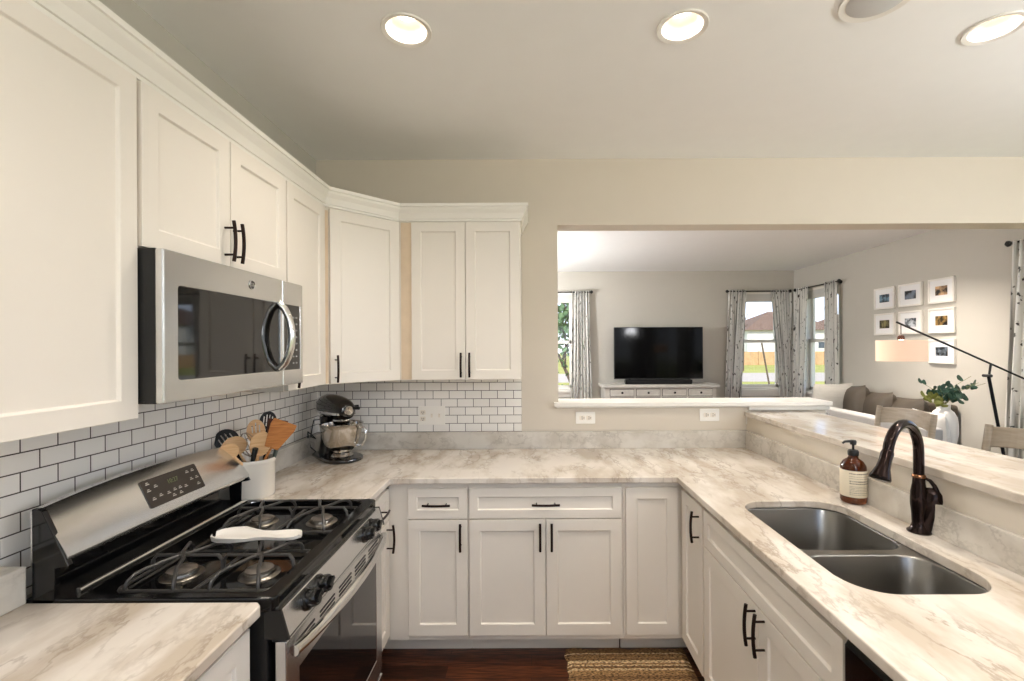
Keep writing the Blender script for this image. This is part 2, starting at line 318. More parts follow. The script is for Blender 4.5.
# window openings
WA, WB, WC, WD = (-.22, .70), (3.18, 3.97), (6.17, 6.97), (1.9, 3.86)
Z0, Z1 = .87, 2.40
rect = lambda a, b, z0, z1: [(a, z0), (b, z0), (b, z1), (a, z1)]
struct(MB().prism(rect(XL-.15, XR2+.15, 0, H), [rect(*WA, Z0, Z1), rect(*WB, Z0, Z1)], (0, .15, 0), (0, YF, 0), (1, 0, 0), (0, 0, 1)), 'wall_far', WALLP)
struct(MB().prism(rect(YN-.15, YF, 0, H), [rect(*WC, Z0, Z1), rect(*WD, .02, Z1), rect(-1.6, .9, .02, 2.3)], (.15, 0, 0), (XR2, 0, 0), (0, 1, 0), (0, 0, 1)), 'wall_right', WALLP)
struct(MB().prism(rect(XL-.15, XR2, 0, H), [rect(-.5, 3.7, .7, 2.4)], (0, -.15, 0), (0, YN, 0), (1, 0, 0), (0, 0, 1)), 'wall_rear', WALLP)
# the painted knee wall under the raised bar
struct(MB().box((KNEE, -1.2, 0), (KNEE+.12, YB, 1.111)), 'wall_peninsula', WALLK)
# pass-through sill and its mouldings
struct(MB().box((.150, 2.857, 1.178), (1.880, 3.10, 1.205)), 'trim_1', WHITE, bevel=.004)
struct(MB().box((.165, 2.886, 1.167), (1.870, 2.90, 1.178)).box((1.86, 2.9, 1.12), (1.870, 3.05, 1.178)).box((1.37, 2.880, 1.150), (1.875, 2.89, 1.178)), 'trim_2', WHITE, bevel=.003)
struct(MB().box((1.36, 2.890, 1.06), (1.875, 2.9, 1.128)).box((1.86, 2.89, .0), (1.872, 3.05, 1.128)), 'trim_3', WHITE)
for nm, a, b in [('baseboard_far', (XL, YF-.014, 0), (XR2, YF, .13)), ('baseboard_right', (XR2-.014, 3.95, 0), (XR2, YF, .13))]:
    struct(MB().box(a, b), nm, WHITE, bevel=.003)

def window(idx, wall, a, b, z0, z1, door=False, shade=True):
    # wall: 'far' plane Y=YF (a,b are X) or 'right' plane X=XR2 (a,b are Y); frame sits inside the wall thickness
    def P(s, d, z): return (s, YF+d, z) if wall == 'far' else ((XR2+d, s, z) if wall == 'right' else (s, YN-d, z))
    m = MB(); fw = .05
    m.box(P(a, .0, z0), P(a+fw*.6, .14, z1)); m.box(P(b-fw*.6, 0, z0), P(b, .14, z1)); m.box(P(a, 0, z1-fw*.6), P(b, .14, z1)); m.box(P(a, 0, z0), P(b, .14, z0+fw*.6))
    r = struct(m, 'window_%d' % idx if not door else 'door_%d' % idx, WHITE)
    zm = (z0+z1)/2 if not door else None
    def sash(za, zb, d, nm='sash', xa=a+.03, xb=b-.03):
        q = MB(); t = .045
        q.box(P(xa, d, za), P(xa+t, d+.03, zb)); q.box(P(xb-t, d, za), P(xb, d+.03, zb)); q.box(P(xa, d, zb-t), P(xb, d+.03, zb)); q.box(P(xa, d, za), P(xb, d+.03, za+t))
        o = q.build(nm, WHITE, r); MB().box(P(xa+t, d+.012, za+t), P(xb-t, d+.018, zb-t)).build('pane', GLASS, o)
    if not door:
        sash(z0+.03, 1.65, .05); sash(1.61, z1-.03, .09)
        q = MB(); q.box(P(a-.04, -.05, z0-.03), P(b+.04, .02, z0)); q.box(P(a-.02, -.012, z0-.10), P(b+.02, 0, z0-.03)); q.build('window_sill', WHITE, r)
        if shade: MB().box(P(a+.035, .005, z1-.15), P(b-.035, .045, z1-.03)).build('roller_shade', WFAB, r)
    else:
        mid = (a+b)/2; sash(z0+.03, z1-.03, .05, 'door_panel', a+.03, mid+.03); sash(z0+.03, z1-.03, .09, 'door_panel', mid-.03, b-.03)
    return r
window(1, 'far', *WA, Z0, Z1); window(2, 'far', *WB, Z0, Z1); window(3, 'right', *WC, Z0, Z1); window(1, 'right', *WD, .02, Z1, door=True); window(2, 'right', -1.6, .9, .02, 2.3, door=True)  # the second glass door is unseen and added for more daylight
window(4, 'rear', -.5, 3.7, .7, 2.4, shade=False)  # unseen rear window, added to bring daylight in behind the camera

# ------------------------------------------------------------------ recessed downlights and ceiling speaker
def downlight(x, y, label):
    r = empty('recessed_downlight', (x, y, H)); tag(r, label, 'ceiling light', 'recessed kitchen ceiling lights')
    MB().lathe([(.072, .0), (.093, -.001), (.091, -.008), (.074, -.004)], (x, y, H), closed=True).build('trim_ring', WHITE, r, smooth=True)
    m = MB(); n = 32; rings = [[(x+q*math.cos(2*PI*k/n), y+q*math.sin(2*PI*k/n), H+z) for k in range(n)] for q, z in [(.0735, -.003), (.070, .010), (.040, .062)]]
    m.loft(rings, cap=False).build('reflector', BAFFLE, r, smooth=True)
    MB().lathe([(.0405, .060), (.0405, .064)], (x, y, H)).build('lens', LENS, r)
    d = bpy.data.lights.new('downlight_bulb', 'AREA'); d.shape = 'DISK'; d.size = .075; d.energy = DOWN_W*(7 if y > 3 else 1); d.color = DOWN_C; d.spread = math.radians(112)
    L = bpy.data.objects.new('downlight_bulb', d); COL.objects.link(L); L.location = (0, 0, .050); L.parent = r; WM[L] = WM[r]
    return r
LBL = ['recessed ceiling light nearest the wall cabinets on the left', 'recessed ceiling light above the passage, in the middle of the row', 'recessed ceiling light above the raised bar at the far right']
for i, (x, y) in enumerate(LIGHTS):
    downlight(x, y, LBL[i] if i < 3 else 'added living room ceiling fill light hidden by the wall header, number %d from the right' % (15-i) if y > 3 else 'added ceiling fill light behind the view, row %s, over the %s' % ({.35: 'second', -1.1: 'third'}[y], {-.45: 'left counter', .57: 'passage', 1.742: 'bar', 3.0: 'dining side'}[x]))
r = empty('ceiling_speaker', (*SPK, H)); tag(r, 'round flush ceiling speaker with grey grille between two downlights', 'speaker')
MB().lathe([(.0, 0), (.115, 0), (.113, -.009), (.092, -.006), (.0, -.006)], (*SPK, H)).build('rim', WHITE, r, smooth=True)
MB().lathe([(.0, -.006), (.092, -.006), (.085, -.011), (0, -.013)], (*SPK, H)).build('grille', mat('grey speaker grille', (205, 205, 205), .7, bump=.6, bscale=500), r, smooth=True)

def fill_bowl_light(x, y, z, w, label):  # added bowl lamps, all out of view, to brighten ceilings and walls
    r = empty('fill_bowl', (x, y, H)); tag(r, label, 'ceiling light')
    MB().lathe([(0, 0), (.07, 0), (.06, -.03), (0, -.03)], (x, y, H), 24).cyl((x, y, z+.02), (x, y, H), .008).build('stem', mat('brushed nickel', (150, 146, 140), .3, metal=1), r, smooth=True)
    MB().lathe([(0, 0), (.10, .015), (.18, .06), (.22, .12), (.216, .12), (.176, .065), (.097, .02), (0, .005)], (x, y, z), 32).build('opal_bowl', mat('opal glass', (240, 234, 222), .3, emit=(1, .85, .68), estr=1.2), r, smooth=True)
    d = bpy.data.lights.new('fill_bulb', 'POINT'); d.energy = w; d.color = (.97, .98, 1); d.shadow_soft_size = .14
    L = bpy.data.objects.new('fill_bulb', d); COL.objects.link(L); L.location = (0, 0, z+.17-H); L.parent = r
    MB().lathe([(0, .10), (.012, .10), (.016, .13), (.03, .16), (.024, .19), (0, .2)], (x, y, z), 16).build('bulb', mat('fill light bulb', (255, 250, 240), .4, emit=(1, .95, .88), estr=3), r, smooth=True)
fill_bowl_light(2.9, .7, 1.80, 78, 'added opal glass bowl fill light over the dining side, right of the view')
fill_bowl_light(-.9, 5.6, 1.6, 190, 'added opal glass bowl fill light in the living room, hidden behind the kitchen wall')
fill_bowl_light(.25, -1.3, 2.0, 56, 'added opal glass bowl fill light behind the view, over the kitchen passage')

# ------------------------------------------------------------------ cabinet parts
ST = .055
def door_mb(o, u, n, w, h, t=.019, st=ST, rec=.008):
    """shaker door: o lower-left corner of its back, u along width, n outwards"""
    o, u, n = Vector(o), Vector(u), Vector(n); z = Vector((0, 0, 1)); m = MB(); P = lambda a, b, c: o+u*a+z*b+n*c
    outer = lambda c, i=0: [m.bm.verts.new(P(a, b, c)) for a, b in [(i, i), (w-i, i), (w-i, h-i), (i, h-i)]]
    B, Fr, A, R = outer(0), outer(t), outer(t, st), outer(t-rec, st+.004)
    f = m.bm.faces.new; f(B[::-1]); f(R)
    for X, Y in [(B, Fr), (Fr, A), (A, R)]:
        for i in range(4): f([X[i], X[(i+1) % 4], Y[(i+1) % 4], Y[i]])
    return m
def pull_mb(c, d, n, L=.135, out=.034):
    """arched bar pull centred at c, along d, standing out along n"""
    c, d, n = Vector(c), Vector(d), Vector(n); m = MB()
    m.tube([c+d*L*(k/10-.5)+n*(out+.006*(1-(k/5-1)**2)-.004) for k in range(11)], .0060, n=8, flat=.9)
    for s in (-1, 1): m.cyl(c+d*s*L*.33, c+d*s*L*.33+n*out, .0038, n=10)
    return m
Zv, Xv, Yv = Vector((0, 0, 1)), Vector((1, 0, 0)), Vector((0, 1, 0))
G = .0025
def add_door(r, o, u, n, w, h, pull=None, name='door', st=ST):
    """pull = (a, b, 'v'|'h') position on the door"""
    u, n = Vector(u), Vector(n)
    d = door_mb(o, u, n, w, h, st=st).build(name, CAB, r, bevel=.0012, seg=1)
    if pull:
        c = Vector(o)+u*pull[0]+Zv*pull[1]+n*.019
        pull_mb(c, Zv if pull[2] == 'v' else u, n).build('handle', BRONZE, d, smooth=True)
    return d
ZD0, ZD1, ZW0, ZW1 = .142, .708, .714, .862     # base door and drawer heights
CT, CB = .918, .889                              # worktop top and underside

# back run
def base_box(name, label, a, b, toe=None):
    r = empty(name, ((a[0]+b[0])/2, (a[1]+b[1])/2, 0)); tag(r, label, 'cabinet')
    m = MB().box((a[0], a[1], .112), (b[0], b[1], CB-.001)); m.build('carcass', CAB, r, bevel=.001)
    if toe: MB().box(*toe).build('toe_kick', CAB, r)
    return r
FY = 2.268
c1 = base_box('base_cabinet', 'narrow white base cabinet with one drawer, at the left of the back run', (-.700, FY, 0), (-.306, 2.88, 0), ((-.760, 2.372, 0), (-.307, 2.39, .112)))
add_door(c1, (-.601, FY, ZD0), Xv, -Yv, .290, ZD1-ZD0, (.287-.028, ZD1-ZD0-.076, 'v'))
add_door(c1, (-.601, FY, ZW0), Xv, -Yv, .290, ZW1-ZW0, (.1435, .074, 'h'), 'drawer_front', .042)
MB().box((-.66, FY-.002, .112), (-.604, FY, CB-.002)).build('filler_strip', CAB, c1)
c2 = base_box('base_cabinet', 'wide white base cabinet with one wide drawer above two doors, back run middle', (-.305, FY, 0), (.453, 2.88, 0), ((-.305, 2.372, 0), (.452, 2.39, .112)))
w2 = .372
add_door(c2, (-.3015, FY, ZD0), Xv, -Yv, w2, ZD1-ZD0, (w2-.026, ZD1-ZD0-.076, 'v'))
add_door(c2, (.0745, FY, ZD0), Xv, -Yv, w2-.003, ZD1-ZD0, (.026, ZD1-ZD0-.076, 'v'))
add_door(c2, (-.3015, FY, ZW0), Xv, -Yv, .7445, ZW1-ZW0, (.374, .074, 'h'), 'drawer_front', .042)
c3 = base_box('base_cabinet', 'white base cabinet with a full height door without handle, back run right end', (.454, FY, 0), (.755, 2.88, 0), ((.460, 2.372, 0), (.80, 2.39, .112)))
add_door(c3, (.465, FY, ZD0), Xv, -Yv, .255, ZW1-ZD0)
# right run (peninsula), faces -X
FX = .748
toeR = lambda y0, y1: ((FX+.065, y0, 0), (FX+.09, y1, .112))
c4 = base_box('base_cabinet', 'narrow white base cabinet with one tall door in the peninsula inner corner', (FX, 1.950, 0), (KNEE-.02, 2.262, 0), toeR(1.950, 2.262))
add_door(c4, (FX, 2.222, ZD0), -Yv, -Xv, .258, ZW1-ZD0, (.225, ZW1-ZD0-.095, 'v'))
sb = base_box('sink_cabinet', 'white sink cabinet, two doors under a long plain panel, on the peninsula', (FX, 1.072, 0), (.80, 1.949, 0), toeR(1.072, 1.949))
MB().box((.80, 1.072, .112), (KNEE-.02, 1.090, CB-.001)).box((.80, 1.931, .112), (KNEE-.02, 1.949, CB-.001)).box((.80, 1.072, .112), (KNEE-.02, 1.949, .13)).build('side_panels', CAB, sb)
add_door(sb, (FX, 1.942, ZD0), -Yv, -Xv, .462, ZD1-ZD0, (.462-.018, ZD1-ZD0-.064, 'v'))
add_door(sb, (FX, 1.477, ZD0), -Yv, -Xv, .399, ZD1-ZD0, (.038, ZD1-ZD0-.064, 'v'))
add_door(sb, (FX, 1.942, ZW0), -Yv, -Xv, .864, ZW1-ZW0, None, 'drawer_front', .042)
# dishwasher
dw = empty('dishwasher', (1.02, .75, 0)); tag(dw, 'black built-in dishwasher under the peninsula counter beside the sink cabinet', 'dishwasher')
MB().box((.765, .455, .1), (KNEE-.02, 1.068, CB-.004)).build('tub', BLACKM, dw)
MB().box((.735, .457, .11), (.765, 1.063, .845)).build('door', BLACKG, dw, bevel=.004)
MB().prism([(.722, .772), (.722, .862), (.730, .876), (.765, .876), (.765, .772)], (), (0, .606, 0), (0, .457, 0), (1, 0, 0), (0, 0, 1)).build('control_panel', BLACKG, dw, bevel=.004)
MB().box((.712, .50, .80), (.724, 1.0, .815)).build('handle', BLACKM, dw, bevel=.003)
MB().box((.80, .455, 0), (.83, 1.068, .1)).build('toe_kick', BLACKM, dw)
for k in range(3): MB().cyl((.742, 1.02-.05*k, .8755), (.742, 1.02-.05*k, .8772), .003, n=8).build('indicator_light', mat('indicator', (120, 120, 125), .4), dw)
c5 = base_box('base_cabinet', 'white base cabinet on the peninsula beyond the dishwasher, nearest the viewer', (FX, -1.1, 0), (KNEE-.02, .452, 0), toeR(-1.1, .452))
add_door(c5, (FX, .44, ZD0), -Yv, -Xv, .44, ZW1-ZD0, (.03, .6, 'v')); add_door(c5, (FX, -.003, ZD0), -Yv, -Xv, .44, ZW1-ZD0, (.41, .6, 'v'))
# left run, faces +X
FL = -.712
c6 = base_box('base_cabinet', 'white base cabinet between the range and the back corner, seen edge on', (XL+.02, 1.922, 0), (FL, 2.262, 0), ((FL-.09, 1.922, 0), (FL-.065, 2.262, .112)))
add_door(c6, (FL, 1.93, ZD0), Yv, Xv, .32, ZD1-ZD0, (.28, ZD1-ZD0-.076, 'v')); add_door(c6, (FL, 1.93, ZW0), Yv, Xv, .32, ZW1-ZW0, (.16, .074, 'h'), 'drawer_front', .042)
c7 = base_box('base_cabinet', 'white base cabinet left of the range, under the near left counter', (XL+.02, -1.2, 0), (FL, 1.140, 0), ((FL-.09, -1.2, 0), (FL-.065, 1.140, .112)))
for k in range(4): add_door(c7, (FL, 1.135-.45*(k+1)+G, ZD0), Yv, Xv, .445, ZW1-ZD0, (.03 if k % 2 == 0 else .41, .6, 'v'))

# ------------------------------------------------------------------ worktops
SX0, SX1, SY0, SY1 = .838, 1.236, 1.172, 1.882
sink_hole = rrect(SX0, SX1, SY0, SY1, .11, 10)
CFL, CFR, CFB = -.680, .712, 2.232
top = empty('worktop', (.3, 2.5, CB)); tag(top, 'cream veined marble worktop wrapping the back corner and holding the sink', 'counter')
MB().prism([(XL+.01, 1.921), (CFL-.03, 1.921), (CFL, 1.951), (CFL, CFB-.012), (CFL+.012, CFB), (CFR, CFB), (CFR, -1.15), (KNEE-.002, -1.15), (KNEE-.002, YB-.01), (XL+.01, YB-.01)],
           [sink_hole], (0, 0, CT-CB), (0, 0, CB)).build('marble_slab', MARB, top, bevel=.004)
MB().box((XL+.01, YB-.032, CT), (KNEE-.002, YB-.009, 1.0235)).build('backsplash', MARBG, top, bevel=.0015)
MB().box((XL+.01, 1.921, CT), (XL+.045, YB-.033, 1.0235)).build('backsplash', MARBG, top, bevel=.0015)
MB().box((KNEE-.021, -1.15, CT), (KNEE-.002, YB-.033, 1.0235)).build('backsplash', MARBG, top, bevel=.0015)
lt = empty('worktop', (-1.0, .3, CB)); tag(lt, 'cream marble worktop left of the range, in the near left corner', 'counter')
MB().prism([(XL+.01, -1.2), (-.668, -1.2), (-.668, 1.135), (-.684, 1.151), (XL+.01, 1.151)], (), (0, 0, CT-CB), (0, 0, CB)).build('marble_slab', MARB, lt, bevel=.004)
MB().box((XL+.009, -1.2, CT), (-1.258, 1.148, 1.012)).build('backsplash', MARBG, lt, bevel=.004)
# raised bar
br = MB().prism([(KNEE-.018, -1.2), (1.765, -1.2), (1.765, YB-.011), (KNEE-.018, YB-.011)], (), (0, 0, .030), (0, 0, 1.112)).build('raised_bar_counter', MARB, bevel=.004)
tag(br, 'long raised marble bar top on the knee wall behind the sink', 'counter')

# ------------------------------------------------------------------ sink
sk = empty('sink', (1.05, 1.51, .7)); tag(sk, 'undermount stainless double bowl sink in the peninsula counter', 'sink')
b1 = (SX0-.004, SX1+.004, 1.492, SY1+.004); b2 = (SX0-.004, SX1+.004, SY0-.004, 1.462)
MB().prism([(SX0-.03, SY0-.03), (SX1+.03, SY0-.03), (SX1+.03, SY1+.03), (SX0-.03, SY1+.03)], [rrect(*b1, .085, 8), rrect(*b2, .085, 8)], (0, 0, -.0015), (0, 0, CB-.0015)).build('flange', SINKS, sk)
for b, nm in ((b1, 'far'), (b2, 'near')):
    rings = []
    for dz, ins, rad in [(0, 0, .085), (-.006, .003, .085), (-.16, .010, .08), (-.18, .018, .075), (-.192, .035, .065), (-.195, .06, .05)]:
        rings.append([(x, y, CB-.002+dz) for x, y in rrect(b[0]+ins, b[1]-ins, b[2]+ins, b[3]-ins, rad, 8)])
    m = MB(); m.loft(rings, cap=False); m.bm.faces.new([v for v in m.bm.verts][-len(rings[0]):])
    o = m.build('bowl', SINKS, sk, smooth=True, solid=.0012)
    cx, cy = (b[0]+b[1])/2+.03, (b[2]+b[3])/2
    MB().lathe([(.045, .0), (.044, .003), (.036, .003), (.03, -.001), (.0, -.001)], (cx, cy, CB-.1965)).build('drain', CHROME, o, smooth=True)

# ------------------------------------------------------------------ faucet
fx, fy = 1.318, 1.562
fc = empty('faucet', (fx, fy, CT)); tag(fc, 'tall dark bronze gooseneck pull-down faucet behind the sink', 'faucet')
B = Vector((fx, fy, CT))
MB().lathe([(.034, 0), (.034, .004), (.025, .012), (.020, .03), (.021, .06), (.0245, .10), (.0235, .135), (.0185, .165), (.017, .185), (.018, .19), (0, .19)], B, 28).build('body', BRONZEF, fc, smooth=True)
dr = Vector((-.88, -.47, 0)).normalized(); pts = [B+Zv*.185, B+Zv*.24]; Rr = .103
for k in range(15):
    a = PI*k/14*.93; pts.append(B+Zv*(.270+Rr*math.sin(a)*1.02)+dr*(Rr-Rr*math.cos(a)))
MB().tube(pts, [.0155]*2+[.0155]*15, n=16).build('spout', BRONZEF, fc, smooth=True)
e = pts[-1]; dd = (pts[-1]-pts[-2]).normalized(); dd = (dd+dr*.28).normalized()
q = dd.to_track_quat('Z', 'Y').to_matrix()
MB().lathe([(.0165, -.002), (.018, .006), (.0172, .03), (.0195, .055), (.0285, .086), (.0292, .091), (.025, .093), (0, .091)], e, 24, q).build('spray_head', BRONZEF, fc, smooth=True)
MB().lathe([(.0195, .186), (.0195, .192), (.017, .196), (.0, .196)], B, 24).build('collar', mat('worn bronze', (150, 105, 76), .25, metal=1), fc, smooth=True)
# lever: broad blade on the right of the body, joined by a thin loop at its top
side = Vector((.80, -.60, 0)).normalized(); m = MB(); rings = []
for z, off, w, t in [(.004, .008, .024, .016), (.03, .014, .025, .017), (.06, .022, .029, .018), (.09, .026, .033, .018), (.115, .031, .034, .017), (.134, .033, .030, .014), (.147, .032, .020, .010), (.154, .029, .008, .005)]:
    c = B+Zv*z+side*off; pp = side.cross(Zv)
    rings.append([c+side*w*math.cos(2*PI*k/14)+pp*t*math.sin(2*PI*k/14) for k in range(14)])
m.loft(rings); m.build('lever', BRONZEF, fc, smooth=True)
MB().tube([B+Zv*.180+side*.008, B+Zv*.184+side*.018, B+Zv*.178+side*.029, B+Zv*.162+side*.040, B+Zv*.145+side*.046], [.005, .005, .006, .007, .008], n=10).build('lever_loop', BRONZEF, fc, smooth=True)

# ------------------------------------------------------------------ soap bottle
sbp = (1.306, 1.862, CT); bt = empty('soap_bottle', sbp); tag(bt, 'amber glass soap bottle with a cream label and black pump, beside the sink', 'soap bottle')
MB().lathe([(.036, 0), (.043, .004), (.046, .012), (.046, .135), (.044, .152), (.034, .168), (.020, .178), (.0165, .185), (.0165, .195), (0, .195)], sbp, 36).build('bottle', AMBER, bt, smooth=True)
lb = MB().lathe([(.0462, .030), (.0467, .031), (.0467, .134), (.0462, .135)], sbp, 36, closed=True).build('paper_label', LABEL, bt, smooth=True)
m = MB(); random.seed(3)
for row, (zz, hh) in enumerate([(.122, .004), (.112, .0015), (.104, .0015), (.092, .004), (.083, .004), (.073, .0015), (.067, .0015), (.061, .0015), (.055, .0015), (.047, .0025), (.04, .0015)]):
    a = -2.45
    while a < -.75:
        da = random.uniform(.04, .14)
        for k in range(2):
            a0, a1 = a+da*k/2, a+da*(k+1)/2
            P = lambda an, rr, z: (sbp[0]+rr*math.cos(an), sbp[1]+rr*math.sin(an), sbp[2]+z)
            m.bm.faces.new([m.bm.verts.new(P(a0, .0469, zz)), m.bm.verts.new(P(a1, .0469, zz)), m.bm.verts.new(P(a1, .0469, zz+hh)), m.bm.verts.new(P(a0, .0469, zz+hh))])
        a += da+random.uniform(.03, .09)
m.build('label_print', INK, lb)
pm = MB(); P0 = Vector(sbp); pm.lathe([(.019, .190), (.0195, .206), (.016, .212), (.0, .212)], sbp, 24); pm.cyl(P0+Zv*.21, P0+Zv*.236, .0045); pm.lathe([(.011, .233), (.012, .246), (.009, .252), (0, .252)], sbp, 20)
pd = Vector((-.9, -.1, 0)).normalized(); pm.tube([P0+Zv*.246, P0+Zv*.247+pd*.02, P0+Zv*.246+pd*.038, P0+Zv*.240+pd*.046], [.006, .0055, .0045, .004], n=10)
pm.build('pump', BLACKM, bt, smooth=True)

# ------------------------------------------------------------------ wall outlets
def outlet(c, u, n, w, h, label, kind):
    r = empty('wall_outlet' if kind == 'o' else 'switch_plate', c); tag(r, label, 'outlet' if kind == 'o' else 'switch plate'); c, u, n = Vector(c), Vector(u), Vector(n)
    M = frame_mat(c, u, Zv if n.y < 0 else Zv)
    q = MB(); q.prism(rrect(-w/2, w/2, -h/2, h/2, .004), (), (0, 0, .005), (0, 0, 0)); q.build('cover_plate', mat('white plastic', (242, 239, 232), .3), r, bevel=.0012, M=M)
    def recept(x, y, horiz):
        s = MB(); s.prism(rrect(x-.017, x+.017, y-.014, y+.014, .006), (), (0, 0, .0018), (0, 0, .005)); o = s.build('receptacle', PORC, r, M=M, bevel=.0005)
        t = MB()
        for k in (-1, 1):
            if horiz: t.box((x-.005, y+k*.006-.0016, .0066), (x+.005, y+k*.006+.0016, .0072))
            else: t.box((x+k*.006-.0016, y-.004, .0066), (x+k*.006+.0016, y+.006, .0072))
        t.lathe([(.003, 0), (.003, .0006)], (x+(.011 if horiz else 0), y+(0 if horiz else -.009), .0066), 10); t.build('slots', BLACKM, o, M=M)
    if kind == 'o': recept(-.021, 0, True); recept(.021, 0, True)
    else:
        recept(-.055, .02, False); recept(-.055, -.02, False)
        for x in (0, .047):
            s = MB(); s.box((x-.006, -.012, .005), (x+.006, .012, .0058)); s.box((x-.004, .0, .0055), (x+.004, .009, .014)); s.build('toggle_switch', PORC, r, M=M, bevel=.0006)
outlet((.347, YB-.0005, 1.105), Xv, -Yv, .122, .074, 'white double outlet under the pass-through sill, the left one', 'o')
outlet((1.128, YB-.0005, 1.120), Xv, -Yv, .122, .078, 'white double outlet under the pass-through sill, beside the raised bar', 'o')
outlet((-.619, YB-.0085, 1.126), Xv, -Yv, .168, .117, 'cream wall plate with one outlet and two switches on the tiles', 's')

# ------------------------------------------------------------------ wall cabinets
UF = -1.029; UZ0, UZ1 = 1.370, 2.259; UD0, UD1 = 1.373, 2.252
def upper(label, y0, y1, z0=UZ0):
    r = empty('wall_cabinet', (-1.18, (y0+y1)/2, z0)); tag(r, label, 'cabinet'); MB().box((XL+.01, y0, z0), (UF, y1, UZ1)).build('carcass', CAB, r, bevel=.001); return r
u1 = upper('large white wall cabinet at the near left, cut by the photo edge', .20, 1.183)
add_door(u1, (UF, .24, UD0), Yv, Xv, .946, UD1-UD0, None, st=.05)
u2 = upper('white two-door wall cabinet above the microwave', 1.185, 1.915, 1.817)
add_door(u2, (UF, 1.2005, 1.820), Yv, Xv, .353, UD1-1.820, (.353-.028, .088, 'v')); add_door(u2, (UF, 1.558, 1.820), Yv, Xv, .353, UD1-1.820, (.012, .088, 'v'))
u3 = upper('narrow tall white wall cabinet right of the microwave', 1.917, 2.288)
add_door(u3, (UF, 1.921, UD0), Yv, Xv, .352, UD1-UD0, (.028, .078, 'v'))
# diagonal corner
A0, A1 = Vector((UF, 2.290, 0)), Vector((-.735, 2.584, 0)); du = (A1-A0).normalized(); dn = Vector((du.y, -du.x, 0))
r = empty('wall_cabinet', (-1.1, 2.65, UZ0)); tag(r, 'diagonal white corner wall cabinet above the stand mixer', 'cabinet')
MB().prism([(XL+.01, 2.290), (A0.x, A0.y), (A1.x, A1.y), (-.735, YB-.009), (XL+.01, YB-.009)], (), (0, 0, UZ1-UZ0), (0, 0, UZ0)).build('carcass', CAB, r, bevel=.001)
LD = (A1-A0).length; add_door(r, A0+du*.028+Zv*UD0, du, dn, LD-.035, UD1-UD0, (.024, .075, 'v'))
MB().box((0, -.001, 0), (.022, .0015, UZ1-UZ0-.02)).build('edge_strip', CABK, r, M=frame_mat(A0+du*.003+Zv*(UZ0+.003), du, -dn))  # cabinet edge whose peach tone stands in for shade at the diagonal
# back pair
u5 = empty('wall_cabinet', (-.39, 2.74, UZ0)); tag(u5, 'white two-door wall cabinet on the back wall beside the pass-through', 'cabinet')
MB().box((-.734, 2.584, UZ0), (-.052, YB-.009, UZ1)).build('carcass', CAB, u5, bevel=.001)
add_door(u5, (-.660, 2.584, UD0), Xv, -Yv, .2995, UD1-UD0, (.2995-.022, .082, 'v'), st=.052); add_door(u5, (-.357, 2.584, UD0), Xv, -Yv, .2995, UD1-UD0, (.022, .082, 'v'), st=.052)
MB().box((-.722, 2.582, UZ0+.003), (-.663, 2.584, UZ1-.005)).build('filler_strip', CABK, u5)
# crown moulding, one sweep along all the fronts
prof = [(-.002, .0), (.008, .0), (.008, .012), (.013, .014), (.015, .022), (.022, .045), (.036, .066), (.040, .078), (.046, .080), (.046, .098), (-.012, .098)]
path = [Vector((UF, .20, 0)), Vector((UF, A0.y-.002, 0)), Vector((A1.x-.0, A1.y-.0, 0)), Vector((-.052, 2.584, 0)), Vector((-.052, YB-.009, 0))]
m = MB(); rings = []
for i, p in enumerate(path):
    if i == 0: n_ = Vector((1, 0, 0)); k = 1
    elif i == len(path)-1: n_ = Vector((1, 0, 0)); k = 1
    else:
        d0 = (path[i]-path[i-1]).normalized(); d1 = (path[i+1]-path[i]).normalized(); n0 = Vector((d0.y, -d0.x, 0)); n1 = Vector((d1.y, -d1.x, 0)); n_ = (n0+n1).normalized(); k = 1/max(n_.dot(n0), .3)
    rings.append([p+n_*k*a+Zv*(UZ1+b*.93) for a, b in prof])
m.loft(rings); cm = m.build('crown_moulding', WHITE); tag(cm, 'white crown moulding running along the tops of all the wall cabinets', 'moulding')

# ------------------------------------------------------------------ microwave
mx0, my0, my1, mz0, mz1 = -.945, 1.186, 1.912, 1.409, 1.814
mw = empty('microwave', (-1.15, 1.53, mz0)); tag(mw, 'stainless over-the-range microwave with a dark glass door', 'microwave')
MB().box((XL+.011, my0+.004, mz0+.004), (-.995, my1-.004, mz1)).build('housing', BLACKM, mw, bevel=.003)
MB().box((-.995, my0+.001, mz0), (-.967, my1-.001, mz1-.001)).build('front_frame', BLACKM, mw)
win = rrect(1.238, 1.745, 1.468, 1.722, .01, 4)
dm = MB().prism([(my0, mz0), (1.760, mz0), (1.760, mz1-.002), (my0, mz1-.002)], [win], (.022, 0, 0), (-.967, 0, 0), (0, 1, 0), (0, 0, 1)).build('door', SS, mw, bevel=.004)
MB().prism(rrect(1.236, 1.747, 1.466, 1.724, .01, 4), (), (.004, 0, 0), (-.954, 0, 0), (0, 1, 0), (0, 0, 1)).build('window', DKGLASS, dm)
MB().prism([(1.762, mz0), (my1, mz0), (my1, mz1-.002), (1.762, mz1-.002)], [rect(1.770, 1.893, 1.468, 1.722)], (.022, 0, 0), (-.967, 0, 0), (0, 1, 0), (0, 0, 1)).build('control_surround', SS, mw, bevel=.003)
cp = MB().box((-.97, 1.768, 1.467), (-.947, 1.894, 1.723)).build('control_panel', DKGLASS, mw)
m = MB()
for i in range(8):
    for j in range(2): m.box((-.947, 1.835+.024*j, 1.49+.026*i), (-.9466, 1.847+.024*j, 1.496+.026*i))
m.build('button_print', mat('grey print', (150, 150, 150), .6), cp)
hp = [Vector((-.946+.046*math.sin(PI*k/12)**.6, 1.738, 1.475+.245*k/12)) for k in range(13)]
